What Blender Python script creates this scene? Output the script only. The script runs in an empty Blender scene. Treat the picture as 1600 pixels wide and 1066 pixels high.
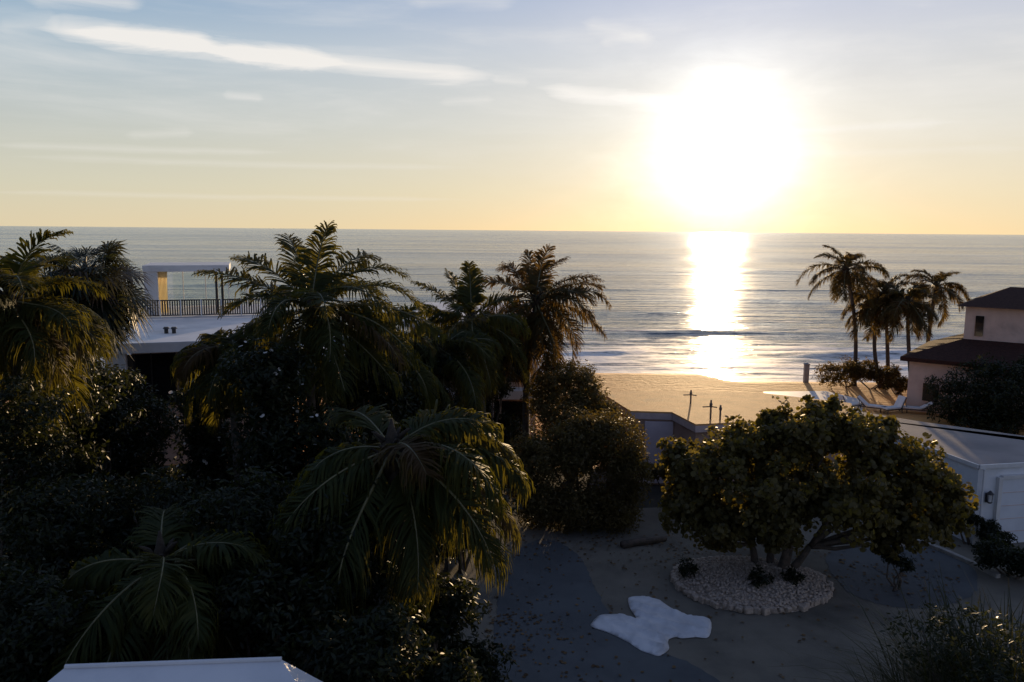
import bpy, math, random
import numpy as np
from mathutils import Vector, Matrix

S = bpy.context.scene
COL = S.collection
R = math.radians
PI = math.pi

# ------------------------------------------------------------------ camera
H = 10.0
FPX = 800 / math.tan(R(32.5))           # focal length in photo pixels (1600 wide)
PITCH = math.atan(173 / FPX)
ROLL = R(0.5)
CAM = Matrix.Translation((0, 0, H)) @ Matrix.Rotation(PI / 2 - PITCH, 4, 'X') @ Matrix.Rotation(ROLL, 4, 'Z')
cam = bpy.data.cameras.new('camera')
cam.sensor_width = 36
cam.lens = 18 / math.tan(R(32.5))
cam.clip_start = 0.1
cam.clip_end = 90000
co = bpy.data.objects.new('camera', cam)
COL.objects.link(co)
co.matrix_world = CAM
S.camera = co
C0 = Vector((0, 0, H))
R3 = CAM.to_3x3()


def ray(px, py):
    return R3 @ Vector(((px - 800) / FPX, -(py - 533) / FPX, -1))


def P(px, py, Y):                        # point seen at a photo pixel, at distance Y ahead
    d = ray(px, py)
    return C0 + d * (Y / d.y)


def G(px, py, z=0.0):                    # point seen at a photo pixel, on the level z
    d = ray(px, py)
    return C0 + d * ((z - H) / d.z)


# ------------------------------------------------------------------ object helpers
def link(o, parent=None):
    COL.objects.link(o)
    if parent is not None:
        o.parent = parent
    return o


def tag(o, label=None, cat=None, group=None, kind=None):
    if label: o['label'] = label
    if cat: o['category'] = cat
    if group: o['group'] = group
    if kind: o['kind'] = kind
    return o


def empty(name, loc, label, cat, group=None, rz=0.0):
    o = bpy.data.objects.new(name, None)
    o.empty_display_size = 0.3
    o.location = loc
    o.rotation_euler = (0, 0, rz)
    link(o)
    return tag(o, label, cat, group)


class MB:
    """collects verts / faces for one mesh"""

    def __init__(self):
        self.v = []
        self.f = []

    def add(self, vs, fs):
        o = len(self.v)
        self.v.extend([tuple(p) for p in vs])
        self.f.extend([tuple(i + o for i in f) for f in fs])

    def box(self, c, s, rz=0.0, rx=0.0):
        m = Matrix.Translation(c) @ Matrix.Rotation(rz, 4, 'Z') @ Matrix.Rotation(rx, 4, 'X')
        vs = [m @ Vector((x * s[0] / 2, y * s[1] / 2, z * s[2] / 2)) for x in (-1, 1) for y in (-1, 1) for z in (-1, 1)]
        self.add(vs, [(0, 1, 3, 2), (4, 6, 7, 5), (0, 4, 5, 1), (2, 3, 7, 6), (0, 2, 6, 4), (1, 5, 7, 3)])

    def prism(self, poly, z0, z1):
        n = len(poly)
        a = sum(poly[i][0] * poly[(i + 1) % n][1] - poly[(i + 1) % n][0] * poly[i][1] for i in range(n))
        if a < 0:
            poly = poly[::-1]
        vs = [(p[0], p[1], z0) for p in poly] + [(p[0], p[1], z1) for p in poly]
        fs = [tuple(range(n - 1, -1, -1)), tuple(range(n, 2 * n))]
        fs += [(i, (i + 1) % n, (i + 1) % n + n, i + n) for i in range(n)]
        self.add(vs, fs)

    def tube(self, pts, rad, n=8, cap=True):
        pts = [Vector(p) for p in pts]
        vs, fs = [], []
        for i, p in enumerate(pts):
            t = (pts[min(i + 1, len(pts) - 1)] - pts[max(i - 1, 0)]).normalized()
            a = t.cross(Vector((0.31, 0.95, 0.07))).normalized()
            b = t.cross(a).normalized()
            r = rad[i] if hasattr(rad, '__len__') else rad
            for k in range(n):
                q = 2 * PI * k / n
                vs.append(p + a * (r * math.cos(q)) + b * (r * math.sin(q)))
        for i in range(len(pts) - 1):
            for k in range(n):
                k2 = (k + 1) % n
                fs.append((i * n + k, i * n + k2, (i + 1) * n + k2, (i + 1) * n + k))
        if cap:
            fs.append(tuple(range(n - 1, -1, -1)))
            fs.append(tuple(range((len(pts) - 1) * n, len(pts) * n)))
        self.add(vs, fs)

    def build(self, name, mat, parent=None, bevel=0.0, smooth=False):
        me = bpy.data.meshes.new(name)
        me.from_pydata(self.v, [], self.f)
        me.materials.append(mat)
        if smooth:
            me.shade_smooth()
        o = bpy.data.objects.new(name, me)
        link(o, parent)
        if bevel:
            m = o.modifiers.new('bevel', 'BEVEL')
            m.width = bevel
            m.segments = 2
            m.limit_method = 'ANGLE'
        return o


def np_obj(name, V, F, mat, parent=None, smooth=False):
    """V (n,3) array, F list of index arrays (m,3) or (m,4)"""
    me = bpy.data.meshes.new(name)
    V = np.asarray(V, dtype=np.float32)
    loops, starts, tot = [], [], 0
    for f in F:
        f = np.asarray(f, dtype=np.int32)
        loops.append(f.ravel())
        starts.append(tot + np.arange(f.shape[0]) * f.shape[1])
        tot += f.size
    loops = np.concatenate(loops)
    starts = np.concatenate(starts)
    me.vertices.add(len(V))
    me.vertices.foreach_set('co', V.ravel())
    me.loops.add(len(loops))
    me.loops.foreach_set('vertex_index', loops)
    me.polygons.add(len(starts))
    me.polygons.foreach_set('loop_start', starts.astype(np.int32))
    me.update(calc_edges=True)
    me.validate()
    if smooth:
        me.shade_smooth()
    me.materials.append(mat)
    o = bpy.data.objects.new(name, me)
    return link(o, parent)


# ------------------------------------------------------------------ materials
class NT:
    def __init__(self, tree):
        self.t = tree
        self.n = tree.nodes
        self.l = tree.links

    def node(self, typ, **kw):
        n = self.n.new(typ)
        for k, v in kw.items():
            setattr(n, k, v)
        return n

    def put(self, sock, v):
        if isinstance(v, bpy.types.NodeSocket):
            self.l.new(v, sock)
        elif v is not None:
            sock.default_value = v

    def math(self, op, a, b=None, c=None, clamp=False):
        n = self.node('ShaderNodeMath', operation=op, use_clamp=clamp)
        for i, v in enumerate((a, b, c)):
            if v is not None:
                self.put(n.inputs[i], v)
        return n.outputs[0]

    def vmath(self, op, a, b=None):
        n = self.node('ShaderNodeVectorMath', operation=op)
        self.put(n.inputs[0], a)
        if b is not None:
            self.put(n.inputs[1], b)
        return n.outputs['Value'] if op in ('DOT_PRODUCT', 'LENGTH') else n.outputs[0]

    def mix(self, f, a, b, blend='MIX'):
        n = self.node('ShaderNodeMix', data_type='RGBA', blend_type=blend)
        self.put(n.inputs[0], f)
        self.put(n.inputs[6], a)
        self.put(n.inputs[7], b)
        return n.outputs[2]

    def noise(self, vec, scale, detail=4, rough=0.55, dist=0.0):
        n = self.node('ShaderNodeTexNoise')
        if vec is not None:
            self.l.new(vec, n.inputs['Vector'])
        n.inputs['Scale'].default_value = scale
        n.inputs['Detail'].default_value = detail
        n.inputs['Roughness'].default_value = rough
        n.inputs['Distortion'].default_value = dist
        return n.outputs['Fac']

    def mapping(self, vec, scale=(1, 1, 1), loc=(0, 0, 0), rot=(0, 0, 0)):
        n = self.node('ShaderNodeMapping')
        self.l.new(vec, n.inputs[0])
        n.inputs['Scale'].default_value = scale
        n.inputs['Location'].default_value = loc
        n.inputs['Rotation'].default_value = rot
        return n.outputs[0]

    def ramp(self, f, *stops):
        n = self.node('ShaderNodeValToRGB')
        el = n.color_ramp.elements
        while len(el) < len(stops):
            el.new(0.5)
        for e, (p, c) in zip(el, stops):
            e.position = p
            e.color = c if len(c) == 4 else (*c, 1)
        self.put(n.inputs[0], f)
        return n.outputs[0]

    def smooth(self, v, a, b):
        n = self.node('ShaderNodeMapRange', interpolation_type='SMOOTHSTEP')
        self.put(n.inputs[0], v)
        n.inputs[1].default_value = a
        n.inputs[2].default_value = b
        return n.outputs[0]

    def bump(self, h, strength=0.3, dist=0.05, normal=None):
        n = self.node('ShaderNodeBump')
        n.inputs['Strength'].default_value = strength
        n.inputs['Distance'].default_value = dist
        self.l.new(h, n.inputs['Height'])
        if normal is not None:
            self.l.new(normal, n.inputs['Normal'])
        return n.outputs[0]


def mat(name):
    m = bpy.data.materials.new(name)
    m.use_nodes = True
    nt = NT(m.node_tree)
    return m, nt, m.node_tree.nodes['Principled BSDF'], m.node_tree.nodes['Material Output']


def c4(c):
    return (*c, 1.0)


def surf(name, c1, c2, scale=3.0, rough=0.6, bump=0.15, bscale=30.0, bdist=0.02, stain=None, metallic=0.0, spec=0.5, stretch=(1, 1, 1)):
    """two-tone weathered surface with fine bump"""
    m, nt, b, out = mat(name)
    tc = nt.node('ShaderNodeTexCoord').outputs['Object']
    v = nt.mapping(tc, stretch)
    n1 = nt.noise(v, scale, 6, 0.6)
    col = nt.mix(nt.smooth(n1, 0.35, 0.68), c4(c1), c4(c2))
    if stain:
        n2 = nt.noise(v, scale * 0.37, 5, 0.65, 0.4)
        col = nt.mix(nt.math('MULTIPLY', nt.smooth(n2, 0.55, 0.72), 0.6), col, c4(stain))
    nt.put(b.inputs['Base Color'], col)
    n3 = nt.noise(v, bscale, 4, 0.6)
    nt.put(b.inputs['Roughness'], nt.math('MULTIPLY_ADD', n3, 0.2, rough - 0.1))
    b.inputs['Metallic'].default_value = metallic
    b.inputs['Specular IOR Level'].default_value = spec
    if bump:
        nt.put(b.inputs['Normal'], nt.bump(n3, bump, bdist))
    return m


def leafmat(name, c1, c2, c3, trans, tcol, rough=0.45, spec=0.4, dry=0.0):
    """leaf: every leaf island gets its own tone; part of the light passes through"""
    m, nt, b, out = mat(name)
    g = nt.node('ShaderNodeNewGeometry')
    tc = nt.node('ShaderNodeTexCoord').outputs['Object']
    r = g.outputs['Random Per Island']
    big = nt.noise(tc, 0.9, 3)
    f = nt.math('ADD', nt.math('MULTIPLY', r, 0.65), nt.math('MULTIPLY', big, 0.5))
    col = nt.ramp(f, (0.15, c1), (0.6, c2), (0.98, c3))
    if dry:                                  # some fronds have turned brown
        oi = nt.node('ShaderNodeObjectInfo')
        col = nt.mix(nt.math('MULTIPLY', nt.smooth(oi.outputs['Random'], 1 - dry - .08, 1 - dry + .08), .85), col, (0.060, 0.032, 0.014, 1))
    nt.put(b.inputs['Base Color'], col)
    b.inputs['Roughness'].default_value = rough
    b.inputs['Specular IOR Level'].default_value = spec
    tr = nt.node('ShaderNodeBsdfTranslucent')
    nt.put(tr.inputs['Color'], nt.mix(r, c4(tcol), c4(tuple(x * 0.55 for x in tcol))))
    mx = nt.node('ShaderNodeMixShader')
    mx.inputs[0].default_value = trans
    nt.l.new(b.outputs[0], mx.inputs[1])
    nt.l.new(tr.outputs[0], mx.inputs[2])
    nt.l.new(mx.outputs[0], out.inputs['Surface'])
    return m


M = {}
M['white_wall'] = surf('white_plaster', (0.72, 0.71, 0.69), (0.62, 0.61, 0.60), 1.2, 0.7, 0.1, 40, stain=(0.45, 0.43, 0.40))
M['white_roof'] = surf('white_roof_coating', (0.74, 0.73, 0.72), (0.60, 0.60, 0.60), 0.8, 0.55, 0.12, 14, stain=(0.40, 0.38, 0.36))
M['metal_roof'] = surf('painted_metal_roof', (0.62, 0.63, 0.66), (0.50, 0.52, 0.56), 0.7, 0.4, 0.08, 9, stain=(0.42, 0.40, 0.38))
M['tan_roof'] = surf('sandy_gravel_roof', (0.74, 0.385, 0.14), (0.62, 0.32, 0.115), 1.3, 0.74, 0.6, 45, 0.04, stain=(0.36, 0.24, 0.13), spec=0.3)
M['cream_wall'] = surf('cream_stucco', (0.62, 0.47, 0.40), (0.54, 0.40, 0.34), 1.5, 0.8, 0.2, 35, stain=(0.36, 0.28, 0.24))
M['grey_wall'] = surf('grey_stucco', (0.54, 0.36, 0.28), (0.45, 0.29, 0.22), 1.5, 0.8, 0.2, 35, stain=(0.24, 0.19, 0.18))
M['lilac_panel'] = surf('pale_shutter_paint', (0.70, 0.60, 0.62), (0.62, 0.53, 0.55), 2.0, 0.5, 0.1, 20)
M['fascia'] = surf('weathered_fascia', (0.66, 0.52, 0.48), (0.54, 0.42, 0.39), 3.0, 0.6, 0.1, 30)
M['grey_roof'] = surf('grey_membrane_roof', (0.25, 0.225, 0.22), (0.17, 0.155, 0.16), 0.5, 0.7, 0.3, 22, 0.02, stain=(0.30, 0.25, 0.21), spec=0.3)
M['garage_wall'] = surf('weathered_white_render', (0.72, 0.74, 0.77), (0.62, 0.64, 0.67), 0.8, 0.75, 0.15, 30, stain=(0.50, 0.49, 0.48))
M['brown_roof'] = surf('brown_shingle_roof', (0.060, 0.028, 0.022), (0.034, 0.017, 0.014), 6.0, 0.9, 0.6, 12, 0.05, stretch=(1, 1, 4), spec=0.12)
M['dark_metal'] = surf('dark_bronze_metal', (0.030, 0.027, 0.026), (0.022, 0.020, 0.020), 8.0, 0.4, 0.05, 40)
M['white_metal'] = surf('white_painted_metal', (0.70, 0.70, 0.70), (0.64, 0.64, 0.64), 5.0, 0.4, 0.04, 40)
M['door_paint'] = surf('garage_door_paint', (0.68, 0.71, 0.76), (0.60, 0.63, 0.68), 1.0, 0.5, 0.05, 20, stain=(0.50, 0.50, 0.51))
M['trunk'] = surf('palm_bark', (0.085, 0.07, 0.058), (0.05, 0.04, 0.034), 5.0, 0.85, 0.6, 18, 0.03, stretch=(1, 1, 3))
M['bark'] = surf('branch_bark', (0.12, 0.09, 0.07), (0.06, 0.05, 0.04), 6.0, 0.85, 0.6, 20, 0.03)
M['fibre'] = surf('palm_fibre', (0.045, 0.033, 0.022), (0.022, 0.017, 0.012), 9.0, 0.9, 0.7, 30, 0.03)
M['post'] = surf('weathered_timber', (0.20, 0.16, 0.12), (0.12, 0.095, 0.075), 6.0, 0.8, 0.4, 30)
M['cushion'] = surf('white_canvas', (0.74, 0.73, 0.72), (0.66, 0.65, 0.65), 6.0, 0.85, 0.2, 60)
M['tarp'] = surf('white_tarpaulin', (0.62, 0.63, 0.66), (0.50, 0.51, 0.54), 1.6, 0.5, 0.2, 7, 0.02, stain=(0.20, 0.17, 0.15))
M['pebble'] = surf('pale_coral_stone', (0.48, 0.39, 0.31), (0.29, 0.23, 0.18), 12.0, 0.85, 0.6, 40, 0.03)
M['kerb'] = surf('pale_kerb_concrete', (0.36, 0.34, 0.31), (0.27, 0.25, 0.23), 4.0, 0.8, 0.3, 40)
M['asphalt'] = surf('driveway_asphalt', (0.080, 0.088, 0.094), (0.056, 0.062, 0.067), 0.6, 0.75, 0.4, 70, 0.01, stain=(0.085, 0.080, 0.075))
M['soil'] = surf('garden_soil', (0.050, 0.042, 0.034), (0.026, 0.028, 0.020), 0.5, 0.95, 0.6, 9, 0.06, stain=(0.075, 0.066, 0.055))
M['gravel'] = surf('driveway_gravel', (0.185, 0.165, 0.130), (0.115, 0.105, 0.085), 0.45, 0.95, 0.8, 60, 0.02, stain=(0.04, 0.04, 0.03))
M['deck'] = surf('pale_deck_stone', (0.74, 0.73, 0.71), (0.62, 0.61, 0.60), 1.0, 0.5, 0.1, 30)

m, nt, b, out = mat('dark_window_glass')
b.inputs['Base Color'].default_value = (0.012, 0.013, 0.015, 1)
b.inputs['Roughness'].default_value = 0.06
tc = nt.node('ShaderNodeTexCoord').outputs['Object']
nt.put(b.inputs['Normal'], nt.bump(nt.noise(tc, 0.8, 2), 0.03, 0.05))
M['glass'] = m

m, nt, b, out = mat('clear_screen_glass')
gl = nt.node('ShaderNodeBsdfGlossy')
gl.inputs['Roughness'].default_value = 0.03
tp = nt.node('ShaderNodeBsdfTransparent')
tp.inputs['Color'].default_value = (0.93, 0.96, 0.95, 1)
fr = nt.node('ShaderNodeFresnel')
fr.inputs[0].default_value = 1.45
mx = nt.node('ShaderNodeMixShader')
nt.l.new(fr.outputs[0], mx.inputs[0])
nt.l.new(tp.outputs[0], mx.inputs[1])
nt.l.new(gl.outputs[0], mx.inputs[2])
nt.l.new(mx.outputs[0], out.inputs['Surface'])
M['clear'] = m

M['coconut'] = leafmat('coconut_frond', (0.013, 0.021, 0.007), (0.024, 0.033, 0.009), (0.046, 0.048, 0.013), 0.30, (0.32, 0.27, 0.03), 0.6, 0.13, dry=0.14)
M['mid_palm'] = leafmat('sheltered_frond', (0.020, 0.021, 0.008), (0.034, 0.032, 0.011), (0.062, 0.052, 0.018), 0.32, (0.34, 0.20, 0.04), 0.6, 0.13, dry=0.14)
M['coast_palm'] = leafmat('coastal_frond', (0.026, 0.023, 0.010), (0.042, 0.038, 0.014), (0.072, 0.060, 0.022), 0.38, (0.34, 0.22, 0.05), 0.55, 0.15, dry=0.04)
M['rachis'] = surf('frond_stalk', (0.14, 0.13, 0.055), (0.09, 0.08, 0.035), 6.0, 0.45, 0.1, 20)
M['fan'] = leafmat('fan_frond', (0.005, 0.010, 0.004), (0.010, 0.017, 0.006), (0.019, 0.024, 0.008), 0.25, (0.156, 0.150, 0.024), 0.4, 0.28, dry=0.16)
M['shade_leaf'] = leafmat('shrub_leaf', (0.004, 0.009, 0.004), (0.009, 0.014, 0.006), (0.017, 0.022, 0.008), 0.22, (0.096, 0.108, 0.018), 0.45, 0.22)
M['hedge_leaf'] = leafmat('hedge_leaf', (0.055, 0.042, 0.016), (0.085, 0.064, 0.022), (0.130, 0.100, 0.030), 0.28, (0.30, 0.21, 0.03), 0.55, 0.25)
M['grape_leaf'] = leafmat('sea_grape_leaf', (0.052, 0.043, 0.016), (0.078, 0.064, 0.022), (0.115, 0.095, 0.030), 0.32, (0.40, 0.31, 0.04), 0.5, 0.25)
M['grass_leaf'] = leafmat('ornamental_grass', (0.008, 0.015, 0.005), (0.015, 0.024, 0.006), (0.032, 0.032, 0.008), 0.25, (0.12, 0.10, 0.012), 0.5, 0.3)
M['flower'] = leafmat('white_petal', (0.60, 0.58, 0.54), (0.68, 0.66, 0.62), (0.75, 0.73, 0.70), 0.3, (0.6, 0.55, 0.5), 0.6, 0.2)

# sand
m, nt, b, out = mat('beach_sand')
tc = nt.node('ShaderNodeTexCoord').outputs['Object']
n1 = nt.noise(tc, 0.22, 5, 0.6)
n2 = nt.noise(nt.mapping(tc, (0.5, 1.6, 1)), 1.6, 5, 0.65)
n3 = nt.noise(tc, 14, 4, 0.6)
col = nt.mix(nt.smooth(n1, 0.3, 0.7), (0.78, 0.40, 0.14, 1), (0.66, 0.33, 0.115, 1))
col = nt.mix(nt.math('MULTIPLY', nt.smooth(n2, 0.5, 0.75), 0.35), col, (0.30, 0.21, 0.13, 1))
sx = nt.node('ShaderNodeSeparateXYZ')
nt.l.new(tc, sx.inputs[0])
wet = nt.smooth(sx.outputs['Z'], -0.55, -0.95)
col = nt.mix(wet, col, (0.16, 0.115, 0.075, 1))
nt.put(b.inputs['Base Color'], col)
nt.put(b.inputs['Roughness'], nt.math('MULTIPLY_ADD', wet, -0.35, 0.72))
nt.put(b.inputs['Normal'], nt.bump(nt.math('ADD', nt.math('MULTIPLY', n2, 1.0), nt.math('ADD', nt.math('MULTIPLY', n3, 0.12), nt.math('MULTIPLY', nt.noise(tc, 2.6, 3, 0.5, 0.8), 0.6))), 0.8, 0.14))
b.inputs['Specular IOR Level'].default_value = 0.2
M['sand'] = m

# sea water
m, nt, b, out = mat('sea_water')
tc = nt.node('ShaderNodeTexCoord').outputs['Object']
sx = nt.node('ShaderNodeSeparateXYZ')
nt.l.new(tc, sx.inputs[0])
Y = sx.outputs['Y']
r1 = nt.noise(nt.mapping(tc, (0.46, 1.5, 1)), 0.9, 3, 0.6)
r2 = nt.noise(nt.mapping(tc, (0.03, 0.19, 1), rot=(0, 0, 0.05)), 1.0, 5, 0.62)
r3 = nt.noise(nt.mapping(tc, (0.0022, 0.018, 1), rot=(0, 0, -0.03)), 1.0, 5, 0.6)
bm1 = nt.bump(r1, 0.45, 0.2)
bm2 = nt.bump(r2, 0.95, 1.9, bm1)
gust = nt.noise(nt.mapping(tc, (0.012, 0.035, 1)), 1.0, 5, 0.65, 0.5)
bm2.node.inputs['Strength'].default_value = 0.9
nt.put(bm2.node.inputs['Strength'], nt.math('MULTIPLY_ADD', nt.smooth(gust, 0.32, 0.68), 0.65, 0.5))
nt.put(bm1.node.inputs['Strength'], nt.math('MULTIPLY_ADD', nt.smooth(gust, 0.30, 0.70), 0.45, 0.25))
nt.put(b.inputs['Normal'], bm2)
streak = nt.smooth(r3, 0.35, 0.66)
nt.put(b.inputs['Roughness'], nt.math('MULTIPLY_ADD', streak, 0.08, 0.10))
b.inputs['IOR'].default_value = 1.33
f1 = nt.noise(nt.mapping(tc, (0.10, 0.55, 1)), 1.0, 7, 0.68, 0.6)
f2 = nt.noise(nt.mapping(tc, (0.9, 2.2, 1)), 1.0, 5, 0.65)
near = nt.smooth(Y, 120, 58)
thr = nt.math('ADD', nt.math('MULTIPLY', near, 0.30), nt.math('MULTIPLY', nt.math('SUBTRACT', f2, 0.5), 0.25))
foam = nt.smooth(nt.math('ADD', f1, thr), 0.64, 0.82)
deep = nt.mix(nt.smooth(Y, 70, 400), (0.070, 0.10, 0.13, 1), (0.022, 0.080, 0.16, 1))
nt.put(b.inputs['Base Color'], deep)
fd = nt.node('ShaderNodeBsdfPrincipled')
fd.inputs['Base Color'].default_value = (0.80, 0.78, 0.78, 1)
fd.inputs['Roughness'].default_value = 0.6
nt.put(fd.inputs['Normal'], nt.bump(f2, 0.6, 0.15))
mx = nt.node('ShaderNodeMixShader')
crest_f = nt.math('MULTIPLY', nt.smooth(sx.outputs['Z'], -1.27, -1.08), nt.math('MULTIPLY', nt.smooth(f2, 0.30, 0.62), nt.smooth(Y, 150, 95)))
nt.put(mx.inputs[0], nt.math('MULTIPLY', nt.math('MAXIMUM', foam, crest_f), 0.85))
nt.l.new(b.outputs[0], mx.inputs[1])
nt.l.new(fd.outputs[0], mx.inputs[2])
nt.l.new(mx.outputs[0], out.inputs['Surface'])
M['sea'] = m

# ------------------------------------------------------------------ sun and sky
SUN = ray(1128, 246).normalized()
SUN_EL = math.asin(SUN.z)
SUN_AZ = math.atan2(SUN.x, SUN.y)
ld = bpy.data.lights.new('sun', 'SUN')
ld.energy = 4.4
ld.angle = R(0.5)
ld.color = (1.0, 0.70, 0.38)
lo = bpy.data.objects.new('sun', ld)
link(lo)
lo.location = (60, 200, 40)
lo.rotation_euler = SUN.to_track_quat('Z', 'Y').to_euler()

w = bpy.data.worlds.new('World')
S.world = w
w.use_nodes = True
nt = NT(w.node_tree)
nt.n.clear()
sky = nt.node('ShaderNodeTexSky', sky_type='NISHITA')
sky.sun_disc = False
sky.sun_elevation = SUN_EL
sky.sun_rotation = SUN_AZ
sky.altitude = 10
sky.air_density = 1.0
sky.dust_density = 0.4
sky.ozone_density = 1.0
tc = nt.node('ShaderNodeTexCoord').outputs['Generated']
sx = nt.node('ShaderNodeSeparateXYZ')
nt.l.new(tc, sx.inputs[0])
X, Yv, Z = sx.outputs
az = nt.math('ARCTAN2', X, Yv)
el = nt.math('ARCSINE', Z)


def azel(px, py):
    d = ray(px, py).normalized()
    return math.atan2(d.x, d.y), math.asin(d.z)


sky_c = nt.node('ShaderNodeVectorMath', operation='SCALE')
nt.l.new(sky.outputs[0], sky_c.inputs[0])
SKY_STRENGTH = 0.10
sky_c.inputs['Scale'].default_value = 1.0
# high thin haze: warm low down, pale in the middle, blue overhead, whiter toward the sun side
K = 1.0 / SKY_STRENGTH
haze_c = nt.ramp(nt.math('MULTIPLY', el, 1.6), (0.0, (.76, .65, .44)), (0.075, (.67, .64, .50)), (0.2, (.54, .58, .57)), (0.33, (.42, .53, .63)), (0.43, (.20, .36, .56)), (1.0, (.07, .14, .29)))
white_c = nt.ramp(nt.math('MULTIPLY', el, 1.6), (0.0, (.86, .70, .43)), (0.075, (.83, .73, .53)), (0.2, (.76, .74, .68)), (0.33, (.65, .67, .72)), (0.43, (.52, .57, .72)), (1.0, (.15, .23, .42)))
haze_c = nt.mix(nt.math('MULTIPLY', nt.smooth(az, -0.62, 0.30), 1.0), haze_c, white_c)
# the sky away from the sun is dimmer
rear = nt.smooth(nt.math('COSINE', nt.math('SUBTRACT', az, SUN_AZ)), -0.5, 0.75)
haze_c = nt.mix(rear, nt.mix(1.0, haze_c, (0.45, 0.52, 0.70, 1), 'MULTIPLY'), haze_c)
hz = nt.node('ShaderNodeVectorMath', operation='SCALE')
nt.put(hz.inputs[0], haze_c)
hz.inputs['Scale'].default_value = K
base = nt.mix(0.93, sky_c.outputs[0], hz.outputs[0])
# thin stretched veils of high cloud
cv = nt.node('ShaderNodeCombineXYZ')
nt.put(cv.inputs[0], az)
nt.put(cv.inputs[1], el)
veil = nt.noise(nt.mapping(cv.outputs[0], (2.2, 16, 1), rot=(0, 0, 0.03)), 1.3, 6, 0.6, 0.3)
fine = nt.noise(nt.mapping(cv.outputs[0], (7, 60, 1), rot=(0, 0, 0.06)), 1.0, 6, 0.65, 0.5)
veil_m = nt.math('MULTIPLY', nt.smooth(veil, 0.42, 0.75), nt.smooth(el, 0.02, 0.16))


def streak_mask(p, q, width, soft, edge=0.12):
    """a long band of cloud between two sky directions"""
    (a0, e0), (a1, e1) = azel(*p), azel(*q)
    L = math.hypot(a1 - a0, e1 - e0)
    ux, uy = (a1 - a0) / L, (e1 - e0) / L
    dx = nt.math('SUBTRACT', az, a0)
    dy = nt.math('SUBTRACT', el, e0)
    along = nt.math('DIVIDE', nt.math('ADD', nt.math('MULTIPLY', dx, ux), nt.math('MULTIPLY', dy, uy)), L)
    acr = nt.math('ADD', nt.math('MULTIPLY', dx, -uy), nt.math('MULTIPLY', dy, ux))
    acr = nt.math('ADD', acr, nt.math('MULTIPLY', nt.math('SUBTRACT', fine, 0.5), width * 1.6))
    acr = nt.math('ABSOLUTE', acr)
    ends = nt.math('MULTIPLY', nt.smooth(along, -edge, edge), nt.smooth(along, 1 + edge, 1 - edge))
    wv = nt.math('MULTIPLY', ends, width)
    band = nt.math('SUBTRACT', 1.0, nt.math('DIVIDE', acr, nt.math('ADD', wv, 1e-4)), clamp=True)
    return nt.math('MULTIPLY', nt.math('MULTIPLY', nt.math('POWER', band, soft), ends),
                   nt.math('MULTIPLY_ADD', fine, 0.9, 0.4))


clouds = None
for p, q, wd, st, amt in (((75, 42), (330, 66), 0.013, 0.7, 0.8), ((130, 52), (520, 96), 0.014, 0.7, 0.85), ((330, 78), (750, 118), 0.012, 0.7, 1.0),
                          ((855, 140), (1090, 168), 0.011, 0.7, 0.95), ((770, 124), (825, 130), 0.006, 1.0, 0.35), ((960, 150), (1130, 160), 0.010, .9, 0.5),
                          ((1200, 207), (1480, 190), 0.006, 1.0, 0.45), ((915, 38), (1020, 62), 0.012, 1.2, 0.35), ((940, 66), (1010, 55), 0.008, 1.2, 0.3),
                          ((350, 148), (410, 154), 0.007, 1.2, 0.35), ((40, -4), (215, 4), 0.012, 1.0, 0.5), ((0, 44), (90, 30), 0.010, 1.0, 0.25),
                          ((640, 0), (800, 4), 0.010, 1.0, 0.3), ((1080, 114), (1160, 106), 0.008, 1.0, 0.35), ((200, 212), (300, 206), 0.007, 1.0, 0.25), ((690, 160), (770, 155), 0.006, 1, .25),
                          ((0, 226), (420, 238), 0.005, 1.0, 0.25), ((60, 246), (700, 262), 0.005, 1.0, 0.22), ((0, 300), (700, 312), 0.004, 1.0, 0.2), ((1240, 240), (1600, 232), 0.006, 1.0, 0.2)):
    k = nt.math('MULTIPLY', streak_mask(p, q, wd, st), amt)
    clouds = k if clouds is None else nt.math('ADD', clouds, k)
sd = nt.vmath('DOT_PRODUCT', tc, tuple(SUN))
ang = nt.math('ARCCOSINE', nt.math('MINIMUM', sd, 1.0))
# uneven moist air around the sun
lump = nt.noise(nt.mapping(cv.outputs[0], (6, 13, 1)), 1.5, 5, 0.6, 0.4)
ang = nt.math('MULTIPLY', ang, nt.math('ADD', nt.math('MULTIPLY_ADD', lump, 0.62, 0.70), nt.math('MULTIPLY', nt.math('SUBTRACT', fine, 0.5), 0.18)))
# forward scattering of the low sun in moist air: bright core and wide skirt


def lobe(sig, p=2.0):
    return nt.math('EXPONENT', nt.math('MULTIPLY', nt.math('POWER', nt.math('DIVIDE', ang, sig), p), -1.0))


glow = nt.node('ShaderNodeVectorMath', operation='SCALE')
glow.inputs[0].default_value = (1.0, 0.95, 0.85)
nt.put(glow.inputs['Scale'], nt.math('MULTIPLY', nt.math('ADD', nt.math('MULTIPLY', lobe(0.070, 1.9), 0.95),
       nt.math('MULTIPLY', lobe(0.125, 1.4), 0.34)), K))
cl_col = nt.node('ShaderNodeVectorMath', operation='SCALE')
cl_col.inputs[0].default_value = (0.97, 0.93, 0.88)
cl_col.inputs['Scale'].default_value = 0.95 * K
withc = nt.mix(nt.math('MULTIPLY', nt.math('MULTIPLY', veil_m, nt.math('MULTIPLY_ADD', fine, 0.9, 0.5)), 0.34), base, cl_col.outputs[0])
withc = nt.mix(nt.math('MINIMUM', clouds, 0.9), withc, cl_col.outputs[0])
tot = nt.vmath('ADD', withc, glow.outputs[0])
bg = nt.node('ShaderNodeBackground')
nt.l.new(tot, bg.inputs['Color'])
bg.inputs['Strength'].default_value = SKY_STRENGTH
wo = nt.node('ShaderNodeOutputWorld')
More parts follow.
